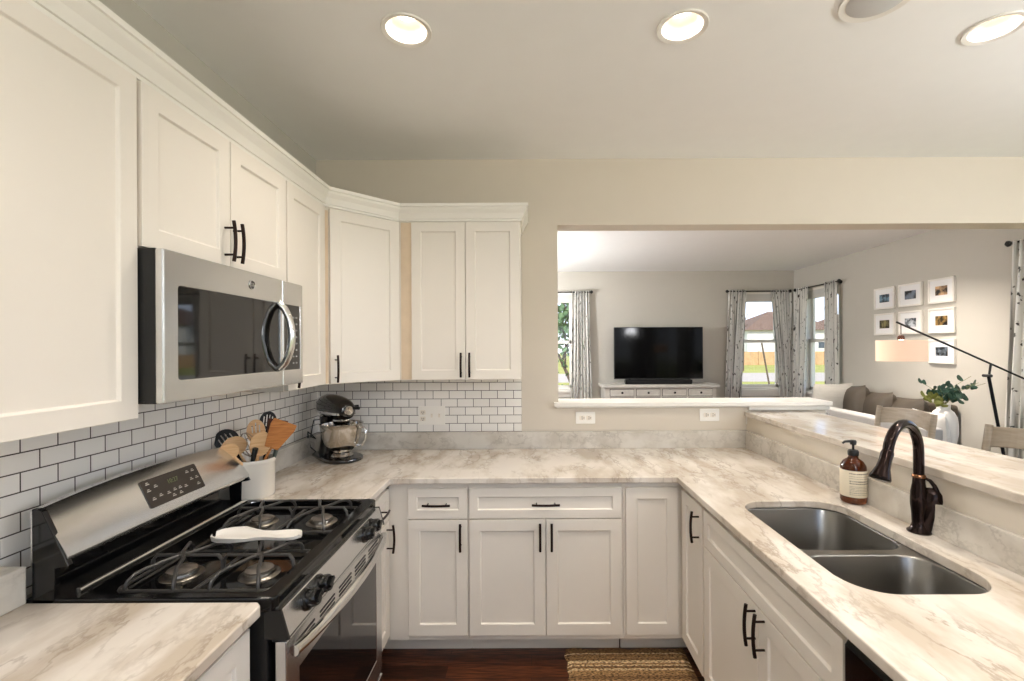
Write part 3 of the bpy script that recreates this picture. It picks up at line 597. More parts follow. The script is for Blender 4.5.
MB().tube(hp, .0135, n=12, flat=1.0).build('handle', SSL, dm, smooth=True)
bd = MB().lathe([(.0, 0), (.016, 0), (.016, .0015), (0, .0015)], (-.9452, 1.565, 1.768), 28, Matrix.Rotation(PI/2, 3, 'Y')).build('badge', mat('badge grey', (70, 70, 72), .3, metal=.6), dm)
MB().tube([(-.9435, 1.565+.0150*math.cos(2*PI*k/24), 1.768+.0150*math.sin(2*PI*k/24)) for k in range(24)], .0016, n=6, closed=True).build('badge_ring', CHROME, bd)
text('GE', .017, CHROME, 'badge_letters', bd, frame_mat((-.9435, 1.565, 1.768), Yv, Zv))
MB().box((-1.3, my0+.03, mz0-.003), (-1.0, my1-.03, mz0+.004)).build('underside_vent', BLACKM, mw)

# ------------------------------------------------------------------ gas range
ry0, ry1 = 1.156, 1.916; rx0, rx1 = XL+.02, -.642
rg = empty('gas_range', (-1.0, 1.536, 0)); tag(rg, 'stainless and black gas range with four burners between the left counters', 'range')
MB().box((-1.30, ry0+.003, .03), (-.665, ry1-.003, .885)).build('body', BLACKM, rg, bevel=.003)
well = rrect(-1.155, rx1-.045, ry0+.028, ry1-.028, .03, 5)
MB().prism([(rx0+.05, ry0), (rx1-.012, ry0), (rx1, ry0+.012), (rx1, ry1-.012), (rx1-.012, ry1), (rx0+.05, ry1)], [well], (0, 0, .036), (0, 0, .888)).build('cooktop_rim', BLACKG, rg, bevel=.005)
MB().prism(rrect(-1.16, rx1-.04, ry0+.023, ry1-.023, .03, 5), (), (0, 0, .012), (0, 0, .884)).build('cooktop_well', BLACKG, rg)
by = [1.338, 1.738]; bx = [-1.015, -.790]
for yy in by:
    for xx in bx:
        o = MB().lathe([(.056, 0), (.054, .003), (.043, .006), (.041, .013), (0, .013)], (xx, yy, .895), 28).build('burner', steel('burner steel', (150, 144, 136), .3), rg, smooth=True)
        MB().lathe([(.036, .013), (.037, .018), (.031, .021), (0, .022)], (xx, yy, .895), 28).build('burner_cap', mat('worn grey enamel', (112, 104, 96), .35, vary=.3, vscale=60), o, smooth=True)
def grate(y0, y1):
    m = MB(); x0, x1 = -1.105, -.692; t = .0052; zb, zt = .908, .950; cy = (y0+y1)/2
    R = lambda pts, c=False: m.tube(pts, t, n=8, closed=c)
    R([(x, y, zb) for x, y in rrect(x0, x1, y0, y1, .02, 4)], True)
    R([((x0+x1)/2, y0, zb), ((x0+x1)/2, y1, zb)])
    for cx in bx:
        for sx, sy in ((-1, -1), (1, -1), (1, 1), (-1, 1)):
            ex, ey = cx+sx*.064, (y0 if sy < 0 else y1)
            R([(ex, ey, zb-.006), (ex, ey, zb+.012), (ex-sx*.002, ey-sy*.006, zb+.024), (ex-sx*.010, ey-sy*.020, zt-.006), (ex-sx*.022, ey-sy*.040, zt-.001), (cx+sx*.016, cy+sy*.020, zt), (cx+sx*.004, cy+sy*.004, zt)])
        for sx in (-1, 1):
            ex = {(-1.015, -1): x0, (-.790, 1): x1}.get((cx, sx), (x0+x1)/2)
            R([(ex, cy, zb), (ex-sx*.003, cy, zt-.014), (ex-sx*.014, cy, zt), (cx+sx*.008, cy, zt)])
        m.cyl((cx, cy, zt-.005), (cx, cy, zt+.004), .012, n=10)
    for x in (x0+.01, x1-.01):
        for y in (y0+.01, y1-.01): m.cyl((x, y, .896), (x, y, zb), .007, n=8)
    return m.build('burner_grate', IRON, rg, smooth=True)
grate(1.222, 1.462); grate(1.612, 1.858)
# backguard
m = MB(); N = 28; rings = []
for k in range(N+1):
    y = ry0+.004+(ry1-ry0-.008)*k/N; ed = abs(k/N-.5)*2; dz = .022*(1-ed**2.2); tx = 0
    rings.append([(-1.175, y, 1.014), (-1.168, y, 1.022), (-1.168, y, 1.030), (-1.232, y, 1.137+dz), (-1.243, y, 1.147+dz), (-1.262, y, 1.146+dz), (-1.262, y, 1.0)])
m.loft(rings); bg = m.build('backguard', steel('backguard steel', (228, 228, 227), .25, (1, 50, 1)), rg, smooth=True)
MB().box((-1.262, ry0+.012, .90), (-1.222, ry1-.012, 1.012)).build('backguard_riser', BLACKG, rg, bevel=.003)
for yy in (ry0, ry1-.014): MB().prism([(-1.255, .9), (-1.20, .9), (-1.196, 1.0), (-1.163, 1.006), (-1.229, 1.145), (-1.24, 1.15), (-1.255, 1.15)], (), (0, .014, 0), (0, yy, 0), (1, 0, 0), (0, 0, 1)).build('backguard_side', BLACKG, rg, bevel=.002)
MB().tube([(-1.168, ry0+.03, .929), (-1.168, ry1-.03, .929)], .008, n=12).build('cooktop_lip', SSL, rg, smooth=True)
# display on the sloping face
fa, fb = Vector((-1.168, 0, 1.024)), Vector((-1.232, 0, 1.150)); sl = (fb-fa); fn = Vector((sl.z, 0, -sl.x)).normalized()
DM = frame_mat((fa+sl*.55+Yv*1.548+fn*.003), Yv, sl.normalized())
dp = MB().prism(rrect(-.118, .118, -.046, .046, .006, 3), (), (0, 0, .003), (0, 0, 0)).build('display', mat('display glass', (58, 50, 44), .25), bg, M=DM)
text('10:27', .021, mat('clock digits', (104, 112, 66), .5, emit=(.5, .6, .2), estr=.02), 'clock_digits', dp, DM @ Matrix.Translation((0, .016, .0035)))
m = MB(); random.seed(5)
for x, y in [(-.095, .03), (-.07, .015), (-.1, .008), (-.095, -.022), (-.066, -.018), (-.035, -.02), (-.008, -.017), (.015, -.017), (.04, -.02), (.07, .024), (.095, .024), (.075, -.004), (.1, -.004), (.095, -.028), (-.02, -.034), (.01, -.034)]:
    m.box((x-.007, y-.0015, .003), (x+.007, y+.0015, .0036)); m.box((x-.004, y+.004, .003), (x+.004, y+.0065, .0036))
m.build('button_print', mat('beige print', (190, 182, 170), .6), dp, M=DM)
# front
MB().prism([(rx1-.03, .888), (rx1+.012, .890), (rx1+.031, .822), (rx1-.03, .822)], (), (0, ry1-ry0-.012, 0), (0, ry0+.006, 0), (1, 0, 0), (0, 0, 1)).build('control_panel', SS, rg, bevel=.002)
for yy in (ry0+.001, ry1-.007): MB().prism([(rx1-.03, .889), (rx1+.012, .892), (rx1+.033, .818), (rx1-.03, .818)], (), (0, .006, 0), (0, yy, 0), (1, 0, 0), (0, 0, 1)).build('panel_end_cap', BLACKG, rg)
kn = Vector((.964, 0, .266)).normalized(); kq = kn.to_track_quat('Z', 'Y').to_matrix()
for yy in (1.272, 1.348, 1.712, 1.788):
    c = Vector((rx1+.021, yy, .858))
    o = MB().lathe([(.030, 0), (.030, .005), (.025, .008), (.023, .030), (.021, .033), (0, .033)], c, 24, kq).build('knob', BLACKG, rg, smooth=True)
    MB().box((-.019, -.0055, .026), (.019, .0055, .042)).build('knob_grip', BLACKG, o, bevel=.002, M=Matrix.Translation(c) @ kq.to_4x4() @ Matrix.Rotation(.3, 4, 'Z'))
od = MB().prism(rect(ry0+.008, ry1-.008, .215, .808), [rect(ry0+.075, ry1-.075, .30, .70)], (.03, 0, 0), (-.650, 0, 0), (0, 1, 0), (0, 0, 1)).build('oven_door', SS, rg, bevel=.003)
MB().box((-.645, ry0+.074, .299), (-.6215, ry1-.074, .701)).build('oven_window', DKGLASS, od)
m = MB()
for g in range(5):
    for j in range(4): m.box((-.6205, ry0+.06+g*.135, .735+.013*j), (-.6185, ry0+.06+g*.135+.10, .740+.013*j))
m.build('vent_slots', BLACKM, od)
hp = [Vector((-.607+.035*math.sin(PI*k/14)**.7, ry0+.02+(ry1-ry0-.04)*k/14, .778)) for k in range(15)]
MB().tube(hp, .0145, n=12).build('handle', SSL, od, smooth=True)
MB().box((-.65, ry0+.008, .04), (-.618, ry1-.008, .205)).build('storage_drawer', SS, rg, bevel=.003)
MB().box((-.655, ry0+.006, .809), (-.64, ry1-.006, .822)).build('panel_gap', BLACKM, rg)

# spoon rest on the middle of the cooktop
sr = MB()
pr = [(-.132, .012), (-.125, .030), (-.10, .045), (-.06, .050), (-.02, .040), (.01, .027), (.04, .026), (.08, .032), (.105, .034), (.125, .028), (.136, .010)]
rings = []
for k, (x, w) in enumerate(pr):
    rim = .020 if x < -.02 else .014; bowl = .013 if x < -.02 else .006
    rings.append([(x, -w, rim), (x, -w*.86, rim+.001), (x, -w*.55, rim-bowl), (x, 0, rim-bowl-.002), (x, w*.55, rim-bowl), (x, w*.86, rim+.001), (x, w, rim), (x, w*.82, .003), (x, 0, .0), (x, -w*.82, .003)])
sr.loft(rings)
sro = sr.build('spoon_rest', mat('white stoneware', (226, 222, 215), .35), smooth=True, M=Matrix.Translation((-.862, 1.448, .9540)) @ Matrix.Rotation(.03, 4, 'Z')); tag(sro, 'white ceramic spoon rest lying across the grates in the middle of the stove', 'spoon rest')

# ------------------------------------------------------------------ utensil crock and what stands in it
ck = Vector((-1.192, 1.985, CT))
MBc = MB().lathe([(.0, 0), (.074, 0), (.078, .004), (.079, .01), (.080, .142), (.083, .147), (.084, .156), (.082, .163), (.078, .163), (.075, .156), (.074, .012), (.0, .010)], ck, 40)
co = MBc.build('utensil_crock', PORC, smooth=True); tag(co, 'white ceramic crock of cooking utensils beside the range', 'crock')
def tool(kind, head, foot, m, label, name, cat, w=.030, L=.075, hr=.0055, face=None, hm=None):
    """handle from foot (inside the crock) to head centre; the head faces the camera"""
    head, foot = Vector(head), Vector(foot); z = (head-foot).normalized()
    cam_v = Vector(face) if face else Vector((.55, -.8, .1)); y = (cam_v - z*cam_v.dot(z)).normalized(); x = y.cross(z)
    r = empty(name, foot); tag(r, label, cat, 'cooking utensils in the white crock')
    M = Matrix(((x.x, y.x, z.x, head.x), (x.y, y.y, z.y, head.y), (x.z, y.z, z.z, head.z), (0, 0, 0, 1)))
    Lh = (head-foot).length
    MB().tube([(0, 0, -Lh), (0, 0, -Lh*.5), (0, 0, -L*.42)], [hr*1.15, hr*.9, hr], n=8).build('handle', hm or m, r, smooth=True, M=M)
    if kind in ('spoon', 'slotted'):
        if kind == 'spoon':
            q = MB(); rings = []
            for k in range(13):
                t = k/12; zz = (-.5+t)*L; ww = max(w*math.sqrt(max(0, 1-(2*t-1)**2))*(1-.12*(1-t)), .0035); dep = .30*ww
                rings.append([(ww*math.cos(a), .0035*math.sin(a)+.28*ww*math.cos(a)**2-.004, zz) for a in [2*PI*j/20 for j in range(20)]])
            q.loft(rings).build('bowl', m, r, smooth=True, M=M)
        else:
            oval = [(w*math.cos(2*PI*k/28), L/2*math.sin(2*PI*k/28)) for k in range(28)]
            holes = [rrect(a-.0022, a+.0022, -b, b, .002, 3) for a, b in ((-w*.5, L*.22), (-w*.17, L*.32), (w*.17, L*.32), (w*.5, L*.22))]
            MB().prism(oval, holes, (0, .004, 0), (0, -.002, 0), (1, 0, 0), (0, 0, 1)).build('slotted_head', m, r, M=M, bevel=.0008, seg=1)
    elif kind == 'turner':
        out = [(-w*.55, -L/2), (w*.55, -L/2), (w, L*.3), (w*.95, L/2), (-w*.95, L/2), (-w, L*.3)]
        MB().prism(out, (), (0, .005, 0), (0, -.0025, 0), (1, 0, 0), (0, 0, 1)).build('blade', m, r, M=M, bevel=.0015)
    elif kind == 'fork':
        oval = [(w*math.cos(2*PI*k/28), L/2*math.sin(2*PI*k/28)) for k in range(28)]
        MB().prism(oval, [rrect(a-.002, a+.002, -L*.05, L*.36-abs(a)*.8, .0018, 3) for a in (-w*.38, 0, w*.38)], (0, .005, 0), (0, -.0025, 0), (1, 0, 0), (0, 0, 1)).build('slotted_head', m, r, M=M, bevel=.0012, seg=1)
    elif kind == 'whisk':
        q = MB()
        for k in range(6):
            a = PI*k/6; c, s_ = math.cos(a), math.sin(a)
            pts = [(c*math.sin(t)*w, s_*math.sin(t)*w, -math.cos(t)*L/2 if t < PI/2 else -math.cos(t)*L/2) for t in [PI*j/16 for j in range(17)]]
            pts = [(x_*(1.0 if z_ > 0 else 1-(-z_/(L/2))**2*.3), y_*(1.0 if z_ > 0 else 1-(-z_/(L/2))**2*.3), z_) for x_, y_, z_ in pts]
            pts2 = pts + [(-x_, -y_, z_) for x_, y_, z_ in pts[::-1][1:-1]]
            q.tube(pts2, .0011, n=5, closed=True)
        q.build('wires', CHROME, r, smooth=True, M=M)
    elif kind == 'stick':
        MB().tube([(0, 0, -L/2), (0, 0, L/2)], [w*.5, w*.8], n=10, flat=1.4).build('grip', m, r, smooth=True, M=M)
    return r
fz = CT+.018
tool('slotted', (-1.300, 1.97, 1.158), (-1.150, 1.985, fz), BLACKM, 'black slotted spoon leaning left out of the white crock', 'slotted_spoon', 'utensil', .046, .10)
tool('spoon', (-1.243, 1.930, 1.140), (-1.150, 1.99, fz), W1, 'large pale wooden spoon in front of the left black slotted spoon', 'wooden_spoon', 'utensil', .050, .085, face=(.35, -.9, .4))
tool('spoon', (-1.222, 1.862, 1.132), (-1.150, 1.965, fz+.05), W1, 'lowest wooden spoon, its bowl hanging over the stove panel', 'wooden_spoon', 'utensil', .040, .075, face=(.35, -.9, .4))
tool('fork', (-1.196, 2.005, 1.190), (-1.170, 1.985, fz), W1, 'pale wooden slotted spoon standing upright in the crock', 'wooden_slotted_spoon', 'utensil', .036, .105)
tool('slotted', (-1.166, 2.045, 1.232), (-1.185, 2.02, fz), BLACKM, 'black slotted spoon standing tallest at the back of the crock', 'slotted_spoon', 'utensil', .033, .08)
tool('spoon', (-1.148, 1.955, 1.145), (-1.205, 1.965, fz), W1, 'wooden spoon at the front centre of the crock', 'wooden_spoon', 'utensil', .042, .115)
tool('turner', (-1.082, 1.975, 1.180), (-1.220, 1.975, fz), W2, 'orange wooden turner leaning right out of the crock', 'wooden_turner', 'utensil', .050, .13)
tool('turner', (-1.130, 2.040, 1.190), (-1.205, 2.03, fz), W3, 'dark walnut spatula behind the orange wooden turner', 'wooden_spatula', 'utensil', .040, .095)
tool('whisk', (-1.222, 1.99, 1.135), (-1.185, 2.04, fz), CHROME, 'wire whisk between the wooden spoons in the crock', 'whisk', 'utensil', .034, .11)
tool('stick', (-1.108, 2.005, 1.110), (-1.165, 2.02, fz), mat('grey green silicone', (88, 98, 92), .5), 'grey green spatula handle at the right rim of the crock', 'silicone_spatula', 'utensil', .014, .085, .004)
tool('stick', (-1.165, 1.935, 1.095), (-1.205, 1.94, fz), BLACKM, 'black spatula handle low between the wooden spoons in the crock', 'silicone_spatula', 'utensil', .014, .075, .004)

# ------------------------------------------------------------------ stand mixer (local frame: +x forwards)
MXB = mat('mixer dark enamel', (24, 21, 20), .12, metal=.35, coat=1)
mxr = empty('stand_mixer', (0, 0, 0)); tag(mxr, 'black stand mixer with a polished steel bowl in the back left corner', 'stand mixer')
out = [(.02+.115*math.cos(a)+.075, .108*math.sin(a)) for a in [math.radians(-90+180*k/16) for k in range(17)]] + [(-.02, .098), (-.11, .085), (-.145, .06), (-.15, 0), (-.145, -.06), (-.11, -.085), (-.02, -.098)]
MB().prism(out, (), (0, 0, .022), (0, 0, .0)).build('foot', MXB, mxr, bevel=.008, seg=3)
m = MB(); rings = []
for z, cx, a, b in [(.018, -.085, .062, .055), (.05, -.09, .052, .046), (.10, -.095, .042, .038), (.16, -.095, .040, .038), (.20, -.088, .048, .045), (.235, -.07, .065, .052)]:
    rings.append([(cx+a*math.cos(t), b*math.sin(t), z) for t in [2*PI*k/24 for k in range(24)]])
m.loft(rings).build('column', MXB, mxr, smooth=True)
m = MB(); rings = []
for x, ry_, rz_, cz in [(-.178, .012, .012, .288), (-.174, .032, .032, .288), (-.155, .052, .050, .289), (-.10, .064, .060, .291), (-.02, .068, .064, .291), (.06, .066, .062, .288), (.13, .058, .055, .284), (.165, .047, .045, .281), (.178, .032, .031, .280), (.181, .014, .014, .280)]:
    rings.append([(x*.94, ry_*math.cos(t), cz+.004+rz_*1.1*math.sin(t)) for t in [2*PI*k/28 for k in range(28)]])
m.loft(rings); hd = m.build('head', MXB, mxr, smooth=True)
m = MB(); rings = []
for x, ry_ in [(-.14, .0555), (-.10, .066), (-.02, .0715), (.06, .0690), (.12, .0615), (.150, .050)]:
    rings.append([(x, ry_*math.copysign(1, c_)*1.0, .266+dz) for c_, dz in ((1, -.007), (1, .007), (-1, .007), (-1, -.007))])
m.loft(rings).build('trim_band', CHROME, hd, bevel=.002)
MB().lathe([(0, 0), (.023, 0), (.026, .004), (.026, .012), (.022, .016), (0, .017)], (.160, 0, .284), 24, Matrix.Rotation(PI/2, 3, 'Y')).build('hub_cover', CHROME, hd, smooth=True)
MB().cyl((.11, .052, .30), (.11, .088, .30), .006, n=10).build('hub_knob', BLACKM, hd); MB().cyl((.16, .03, .296), (.19, .052, .296), .009, n=12).build('attachment_knob', BLACKM, hd, smooth=True)
MB().lathe([(.030, .182), (.040, .186), (.046, .205), (.046, .232), (0, .232)], (.085, 0, 0), 28).build('planetary_hub', CHROME, mxr, smooth=True)
MB().cyl((.085, 0, .09), (.085, 0, .185), .006).build('beater_shaft', CHROME, mxr, smooth=True)
bw = MB().lathe([(.0, .023), (.062, .023), (.064, .028), (.046, .042), (.048, .050), (.070, .064), (.090, .092), (.103, .128), (.110, .185), (.114, .202), (.119, .206), (.116, .209), (.109, .203), (.101, .130), (.086, .095), (.066, .070), (0, .060)], (.085, 0, 0), 40).build('bowl', mat('polished bowl steel', (206, 200, 192), .09, metal=1), mxr, smooth=True)
hd_ = Vector((.80, .60, 0)).normalized(); c0 = Vector((.085, 0, 0))
MB().tube([c0+hd_*.100+Zv*.185, c0+hd_*.128+Zv*.188, c0+hd_*.143+Zv*.170, c0+hd_*.140+Zv*.120, c0+hd_*.120+Zv*.085, c0+hd_*.092+Zv*.085], .0065, n=10, flat=1.5).build('bowl_handle', CHROME, bw, smooth=True)
# cord looped at the back
MB().tube([(-.13, -.02, .21), (-.165, -.05, .205), (-.178, -.055, .16), (-.160, -.07, .11), (-.175, -.035, .09), (-.185, -.06, .12), (-.165, -.085, .14), (-.150, -.09, .10), (-.155, -.075, .05), (-.14, -.05, .02)], .0036, n=8).build('power_cord', BLACKM, mxr, smooth=True)
mxr.location = (-1.135, 2.670, CT+.0005); mxr.rotation_euler = (0, 0, math.radians(-42))

# ------------------------------------------------------------------ rug
m = MB(); random.seed(11)
def rugf(u, v):
    x = .172+.60*u; y = 1.05+1.30*v; e = .010*math.sin(v*90)+.006*math.sin(v*37)
    if u == 0: x += e*.5
    edge = 1 if u in (0, 1) or v in (0, 1) else 0
    return (x, y+.008*math.sin(u*20)*(v > .99), .002 if edge else .011+.0004*math.sin(y*50))
m.grid(rugf, 24, 140); rgo = m.build('woven_rug', RUG, solid=.004); tag(rgo, 'striped brown and cream jute rug on the dark wood floor', 'rug')
rgo.location.z = .002

# ================================================================== living room
Xf = lambda u, Y: (u-PU)*Y/F
Zf = lambda v, Y, u=530: CZ-(v-PV+ROLL*(u-PU))*Y/F
# TV console
cx0, cx1, cy0, cy1 = 1.085, 2.775, 6.80, 7.215
cs = empty('tv_console', (1.93, 7.0, 0)); tag(cs, 'weathered grey console with a row of drawers under the television', 'cabinet')
MB().box((cx0-.02, cy0-.02, .945), (cx1+.02, cy1, .99)).build('top', CONS, cs, bevel=.006)
MB().box((cx0+.02, cy0+.02, .12), (cx1-.02, cy1-.01, .945)).build('case', CONS, cs, bevel=.003)
for x in (cx0+.02, cx1-.09):
    for y in (cy0+.015, cy1-.08): MB().box((x, y, 0), (x+.07, y+.06, .13)).build('leg', CONS, cs, bevel=.004)
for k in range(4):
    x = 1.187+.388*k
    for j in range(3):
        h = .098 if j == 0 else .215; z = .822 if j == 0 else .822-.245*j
        MB().box((x-.007, cy0+.018, z-.007), (x+.353, cy0+.0205, z+h+.007)).build('drawer_gap_shadow', BLACKM, cs)  # black plate that stands in for the shade in the drawer gaps
        d = door_mb((x, cy0+.020, z), Xv, -Yv, .346, h, t=.016, st=.016, rec=.004).build('drawer', CONS, cs, bevel=.001, seg=1)
        MB().lathe([(.006, 0), (.006, .012), (.017, .018), (.016, .024), (0, .027)], (x+.173, cy0+.006, z+h/2), 16, Matrix.Rotation(PI/2, 3, 'X')).build('knob', BLACKM, d, smooth=True)
# television
tv = empty('television', (1.95, 6.98, .99)); tag(tv, 'large black flat television standing on the grey console', 'television')
MB().box((1.275, 6.965, 1.062), (2.62, 7.01, 1.848)).build('housing', BLACKM, tv, bevel=.004)
MB().box((1.283, 6.962, 1.077), (2.612, 6.966, 1.840)).build('screen', TVBLK, tv)
for x in (1.5, 2.4): MB().prism([(-.11, 0), (.11, 0), (.11, .012), (.02, .02), (.01, .09), (-.01, .09), (-.02, .02), (-.11, .012)], (), (.02, 0, 0), (x, 6.99, .99), (0, 1, 0), (0, 0, 1)).build('stand_foot', BLACKM, tv)
sbar = empty('soundbar', (1.95, 6.88, .99)); tag(sbar, 'long black soundbar in front of the television base', 'soundbar')
MB().box((1.425, 6.845, .9905), (2.41, 6.935, 1.062)).build('cabinet', mat('speaker mesh', (18, 18, 19), .8, bump=.5, bscale=900), sbar, bevel=.008, seg=3)
MB().box((1.42, 6.843, 1.01), (1.43, 6.937, 1.055)).box((2.405, 6.843, 1.01), (2.415, 6.937, 1.055)).build('end_caps', BLACKG, sbar)

# curtains and rods
def curtain(label, wall, t0, t1, b0, b1, z0, z1, nf=7, amp=.03, dist=.09, seed=0):
    rnd = random.Random(seed); ph = rnd.uniform(0, 6)
    def fn(u, v):
        s = (t0+(t1-t0)*u)*v + (b0+(b1-b0)*u)*(1-v); zz = z0+(z1-z0)*v
        d = amp*math.sin(u*nf*2*PI+ph+.4*math.sin(v*3))*(1-.35*v)+.3*amp*math.sin(u*nf*3.1*PI+v*2)
        return (s, YF-dist-d, zz) if wall == 'far' else (XR2-dist-d, s, zz)
    m = MB(); m.grid(fn, nf*12, 14); r = m.build('window_curtain', CURT, smooth=True, solid=.0015, recalc=False); tag(r, label, 'curtain', None); return r
def rod(label, wall, a, b, z, dist=.09):
    P = lambda s, d=dist: (s, YF-d, z) if wall == 'far' else (XR2-d, s, z)
    r = empty('curtain_rod', P(a)); tag(r, label, 'curtain rod')
    MB().cyl(P(a), P(b), .009, n=12).build('pole', BLACKM, r, smooth=True)
    for s, k in ((a, -1), (b, 1)):
        q = (Vector(P(s+k*.1))-Vector(P(s))).to_track_quat('Z', 'Y').to_matrix()
        MB().lathe([(.012, 0), (.014, .006), (.011, .010), (.024, .022), (.026, .034), (.014, .05), (0, .055)], P(s), 16, q).build('finial', BLACKM, r, smooth=True)
        t = s-k*.06; MB().cyl(P(t), P(t, .0), .007, n=8).cyl(P(t, .012), P(t, 0), .022, n=12).build('bracket', BLACKM, r, smooth=True)
    return r
RZ = 2.405
rod('black curtain rod over the window left of the television', 'far', -.35, .93, RZ)
rod('black curtain rod over the corner window on the television wall', 'far', 3.10, 4.02, RZ)
rod('black curtain rod over the side wall window behind the sofa', 'right', 6.08, 7.02, RZ)
rod('black curtain rod at the right edge, over the side wall glass door', 'right', 1.8, 3.88, RZ+.005)
curtain('birch print curtain hanging left of the television', 'far', .66, .92, .62, .97, .03, RZ+.02, 6, seed=1)
curtain('birch print curtain between the television and the corner window', 'far', 3.09, 3.38, 3.00, 3.24, .03, RZ+.02, 6, seed=2)
curtain('birch print curtain right of the corner window, nearest the room corner', 'far', 3.74, 4.06, 3.94, 4.10, .03, RZ+.02, 7, amp=.018, seed=3)
curtain('birch print curtain on the side wall window, beside the room corner', 'right', 7.06, 6.72, 7.10, 6.86, .03, RZ+.02, 6, amp=.022, seed=4)
curtain('birch print curtain on the side wall window, behind the sofa end', 'right', 6.34, 6.11, 6.34, 6.09, .03, RZ+.02, 5, seed=5)
curtain('birch print curtain at the right edge of the photo, behind the arc lamp', 'right', 3.87, 3.42, 3.99, 3.50, .03, RZ+.015, 8, amp=.04, seed=6)

# picture frames on the side wall
def photo_mat(k, a, b, sc):
    m = bpy.data.materials.new('photo %d' % k); m.use_nodes = True; n, l = m.node_tree.nodes, m.node_tree.links; p = n['Principled BSDF']
    g = n.new('ShaderNodeTexCoord'); mp = n.new('ShaderNodeMapping'); mp.inputs['Location'].default_value = (k*3.1, k*1.7, k); l.new(g.outputs['Object'], mp.inputs[0])
    nz = n.new('ShaderNodeTexNoise'); nz.inputs['Scale'].default_value = sc; nz.inputs['Detail'].default_value = 4; l.new(mp.outputs[0], nz.inputs[0])
    r = ramp(n, [(.42, srgb(*a)), (.58, srgb(*b))]); l.new(nz.outputs[0], r.inputs[0]); l.new(r.outputs[0], p.inputs['Base Color']); p.inputs['Roughness'].default_value = .3; return m
cols = [(5.528, 5.225), (5.161, 4.858), (4.778, 4.486)]; rows = [(1.978, 2.226), (1.674, 1.925), (1.365, 1.612)]
names = {(0, 0): ('top row left', (30, 36, 46), (110, 140, 160), 18), (0, 1): ('top row middle', (16, 18, 22), (120, 130, 145), 14), (0, 2): ('top row right', (20, 18, 18), (206, 168, 130), 12),
         (1, 0): ('middle row left', (40, 36, 22), (140, 130, 90), 16), (1, 1): ('middle row middle, behind the lamp arm', (40, 44, 52), (200, 205, 212), 16), (1, 2): ('middle row right', (18, 15, 12), (150, 120, 70), 20),
         (2, 2): ('bottom row beside the lamp shade', (16, 18, 20), (130, 140, 150), 18)}
desc = {(0, 0): 'blue', (0, 1): 'dark grey', (0, 2): 'black and tan', (1, 0): 'olive', (1, 1): 'pale misty', (1, 2): 'brown', (2, 2): 'black and white'}
for (i, j), (wh, a, b, sc) in names.items():
    y0, y1 = cols[j][1], cols[j][0]; z0, z1 = rows[i]
    r = empty('picture_frame', (XR2, (y0+y1)/2, z0)); tag(r, 'white framed %s photo on side wall, %s' % (desc[(i, j)], wh), 'picture', 'framed photos in a grid on the side wall')
    iy, iz = .018, .018
    MB().prism(rect(y0, y1, z0, z1), [rect(y0+iy, y1-iy, z0+iz, z1-iz)], (-.026, 0, 0), (XR2-.001, 0, 0), (0, 1, 0), (0, 0, 1)).build('frame', WHITE, r, bevel=.002)
    MB().box((XR2-.001, y0+.015, z0+.015), (XR2-.016, y1-.015, z1-.015)).build('mount', mat('mount board', (236, 236, 236), .8), r)
    py, pz = .078, .078
    MB().box((XR2-.016, y0+py, z0+pz), (XR2-.0175, y1-py, z1-pz)).build('photo', photo_mat(i*3+j, a, b, sc), r)

# sofa
def cushion(name, c, size, m, parent=None, rot=(0, 0, 0), puff=1.0, n=14, p=3.2, sag=0):
    """pillow: superellipsoid-like sheet with pinched corners; size = width, height, thickness"""
    w, h, t = size; q = MB(); V = {}
    for sgn in (1, -1):
        for i in range(n+1):
            for j in range(n+1):
                u, v = i/n*2-1, j/n*2-1
                if sgn < 0 and (i in (0, n) or j in (0, n)): V[(sgn, i, j)] = V[(1, i, j)]; continue
                th = t/2*puff*((1-abs(u)**p)*(1-abs(v)**p))**.5
                k = 1-.045*((1-v*v)) ; l_ = 1-.045*(1-u*u)
                V[(sgn, i, j)] = q.bm.verts.new((u*w/2*k, sgn*th+sag*(1-v)*.5*0, v*h/2*l_))
    for sgn in (1, -1):
        for i in range(n):
            for j in range(n):
                f = [V[(sgn, i, j)], V[(sgn, i+1, j)], V[(sgn, i+1, j+1)], V[(sgn, i, j+1)]]; q.bm.faces.new(f if sgn < 0 else f[::-1])
    from mathutils import Euler
    M = Matrix.Translation(c) @ Euler(rot, 'XYZ').to_matrix().to_4x4()
    return q.build(name, m, parent, smooth=True, M=M)
sf = empty('sofa', (3.75, 5.0, 0)); tag(sf, 'long sofa with brown back cushions and a light grey front along the side wall', 'sofa')
MB().box((4.03, 4.44, .06), (4.145, 5.9, .97)).build('back_frame', BROWNF, sf, bevel=.03, seg=4)
MB().box((3.42, 4.44, .06), (4.03, 5.9, .42)).build('base', GREYF, sf, bevel=.03, seg=3)
for k in range(2): MB().box((3.45, 4.45+.72*k, .42), (3.95, 5.16+.72*k, .56)).build('seat_cushion', GREYF, sf, bevel=.04, seg=4)
MB().box((3.285, 3.80, .05), (3.42, 5.9, .865)).build('front_panel', GREYF, sf, bevel=.025, seg=4)
MB().box((3.42, 3.86, .05), (3.575, 4.435, .61)).build('arm', GREYF, sf, bevel=.04, seg=4)
for (yc, w, zc, h, tl) in [(4.70, .56, .77, .50, .1), (5.08, .56, .79, .50, .12), (5.47, .56, .82, .52, .14),]:
    cushion('back_cushion', (3.87, yc, zc), (w, h, .26), BROWNF, sf, rot=(0, tl*.6, PI/2-.25), puff=1.0, p=2.6)
pl1 = cushion('throw_pillow', (3.66, 5.60, .84), (.56, .52, .2), STRIPEF, None, rot=(.15, .0, math.radians(12))); tag(pl1, 'pale ribbed square pillow at the far end of the sofa beside the window', 'pillow')
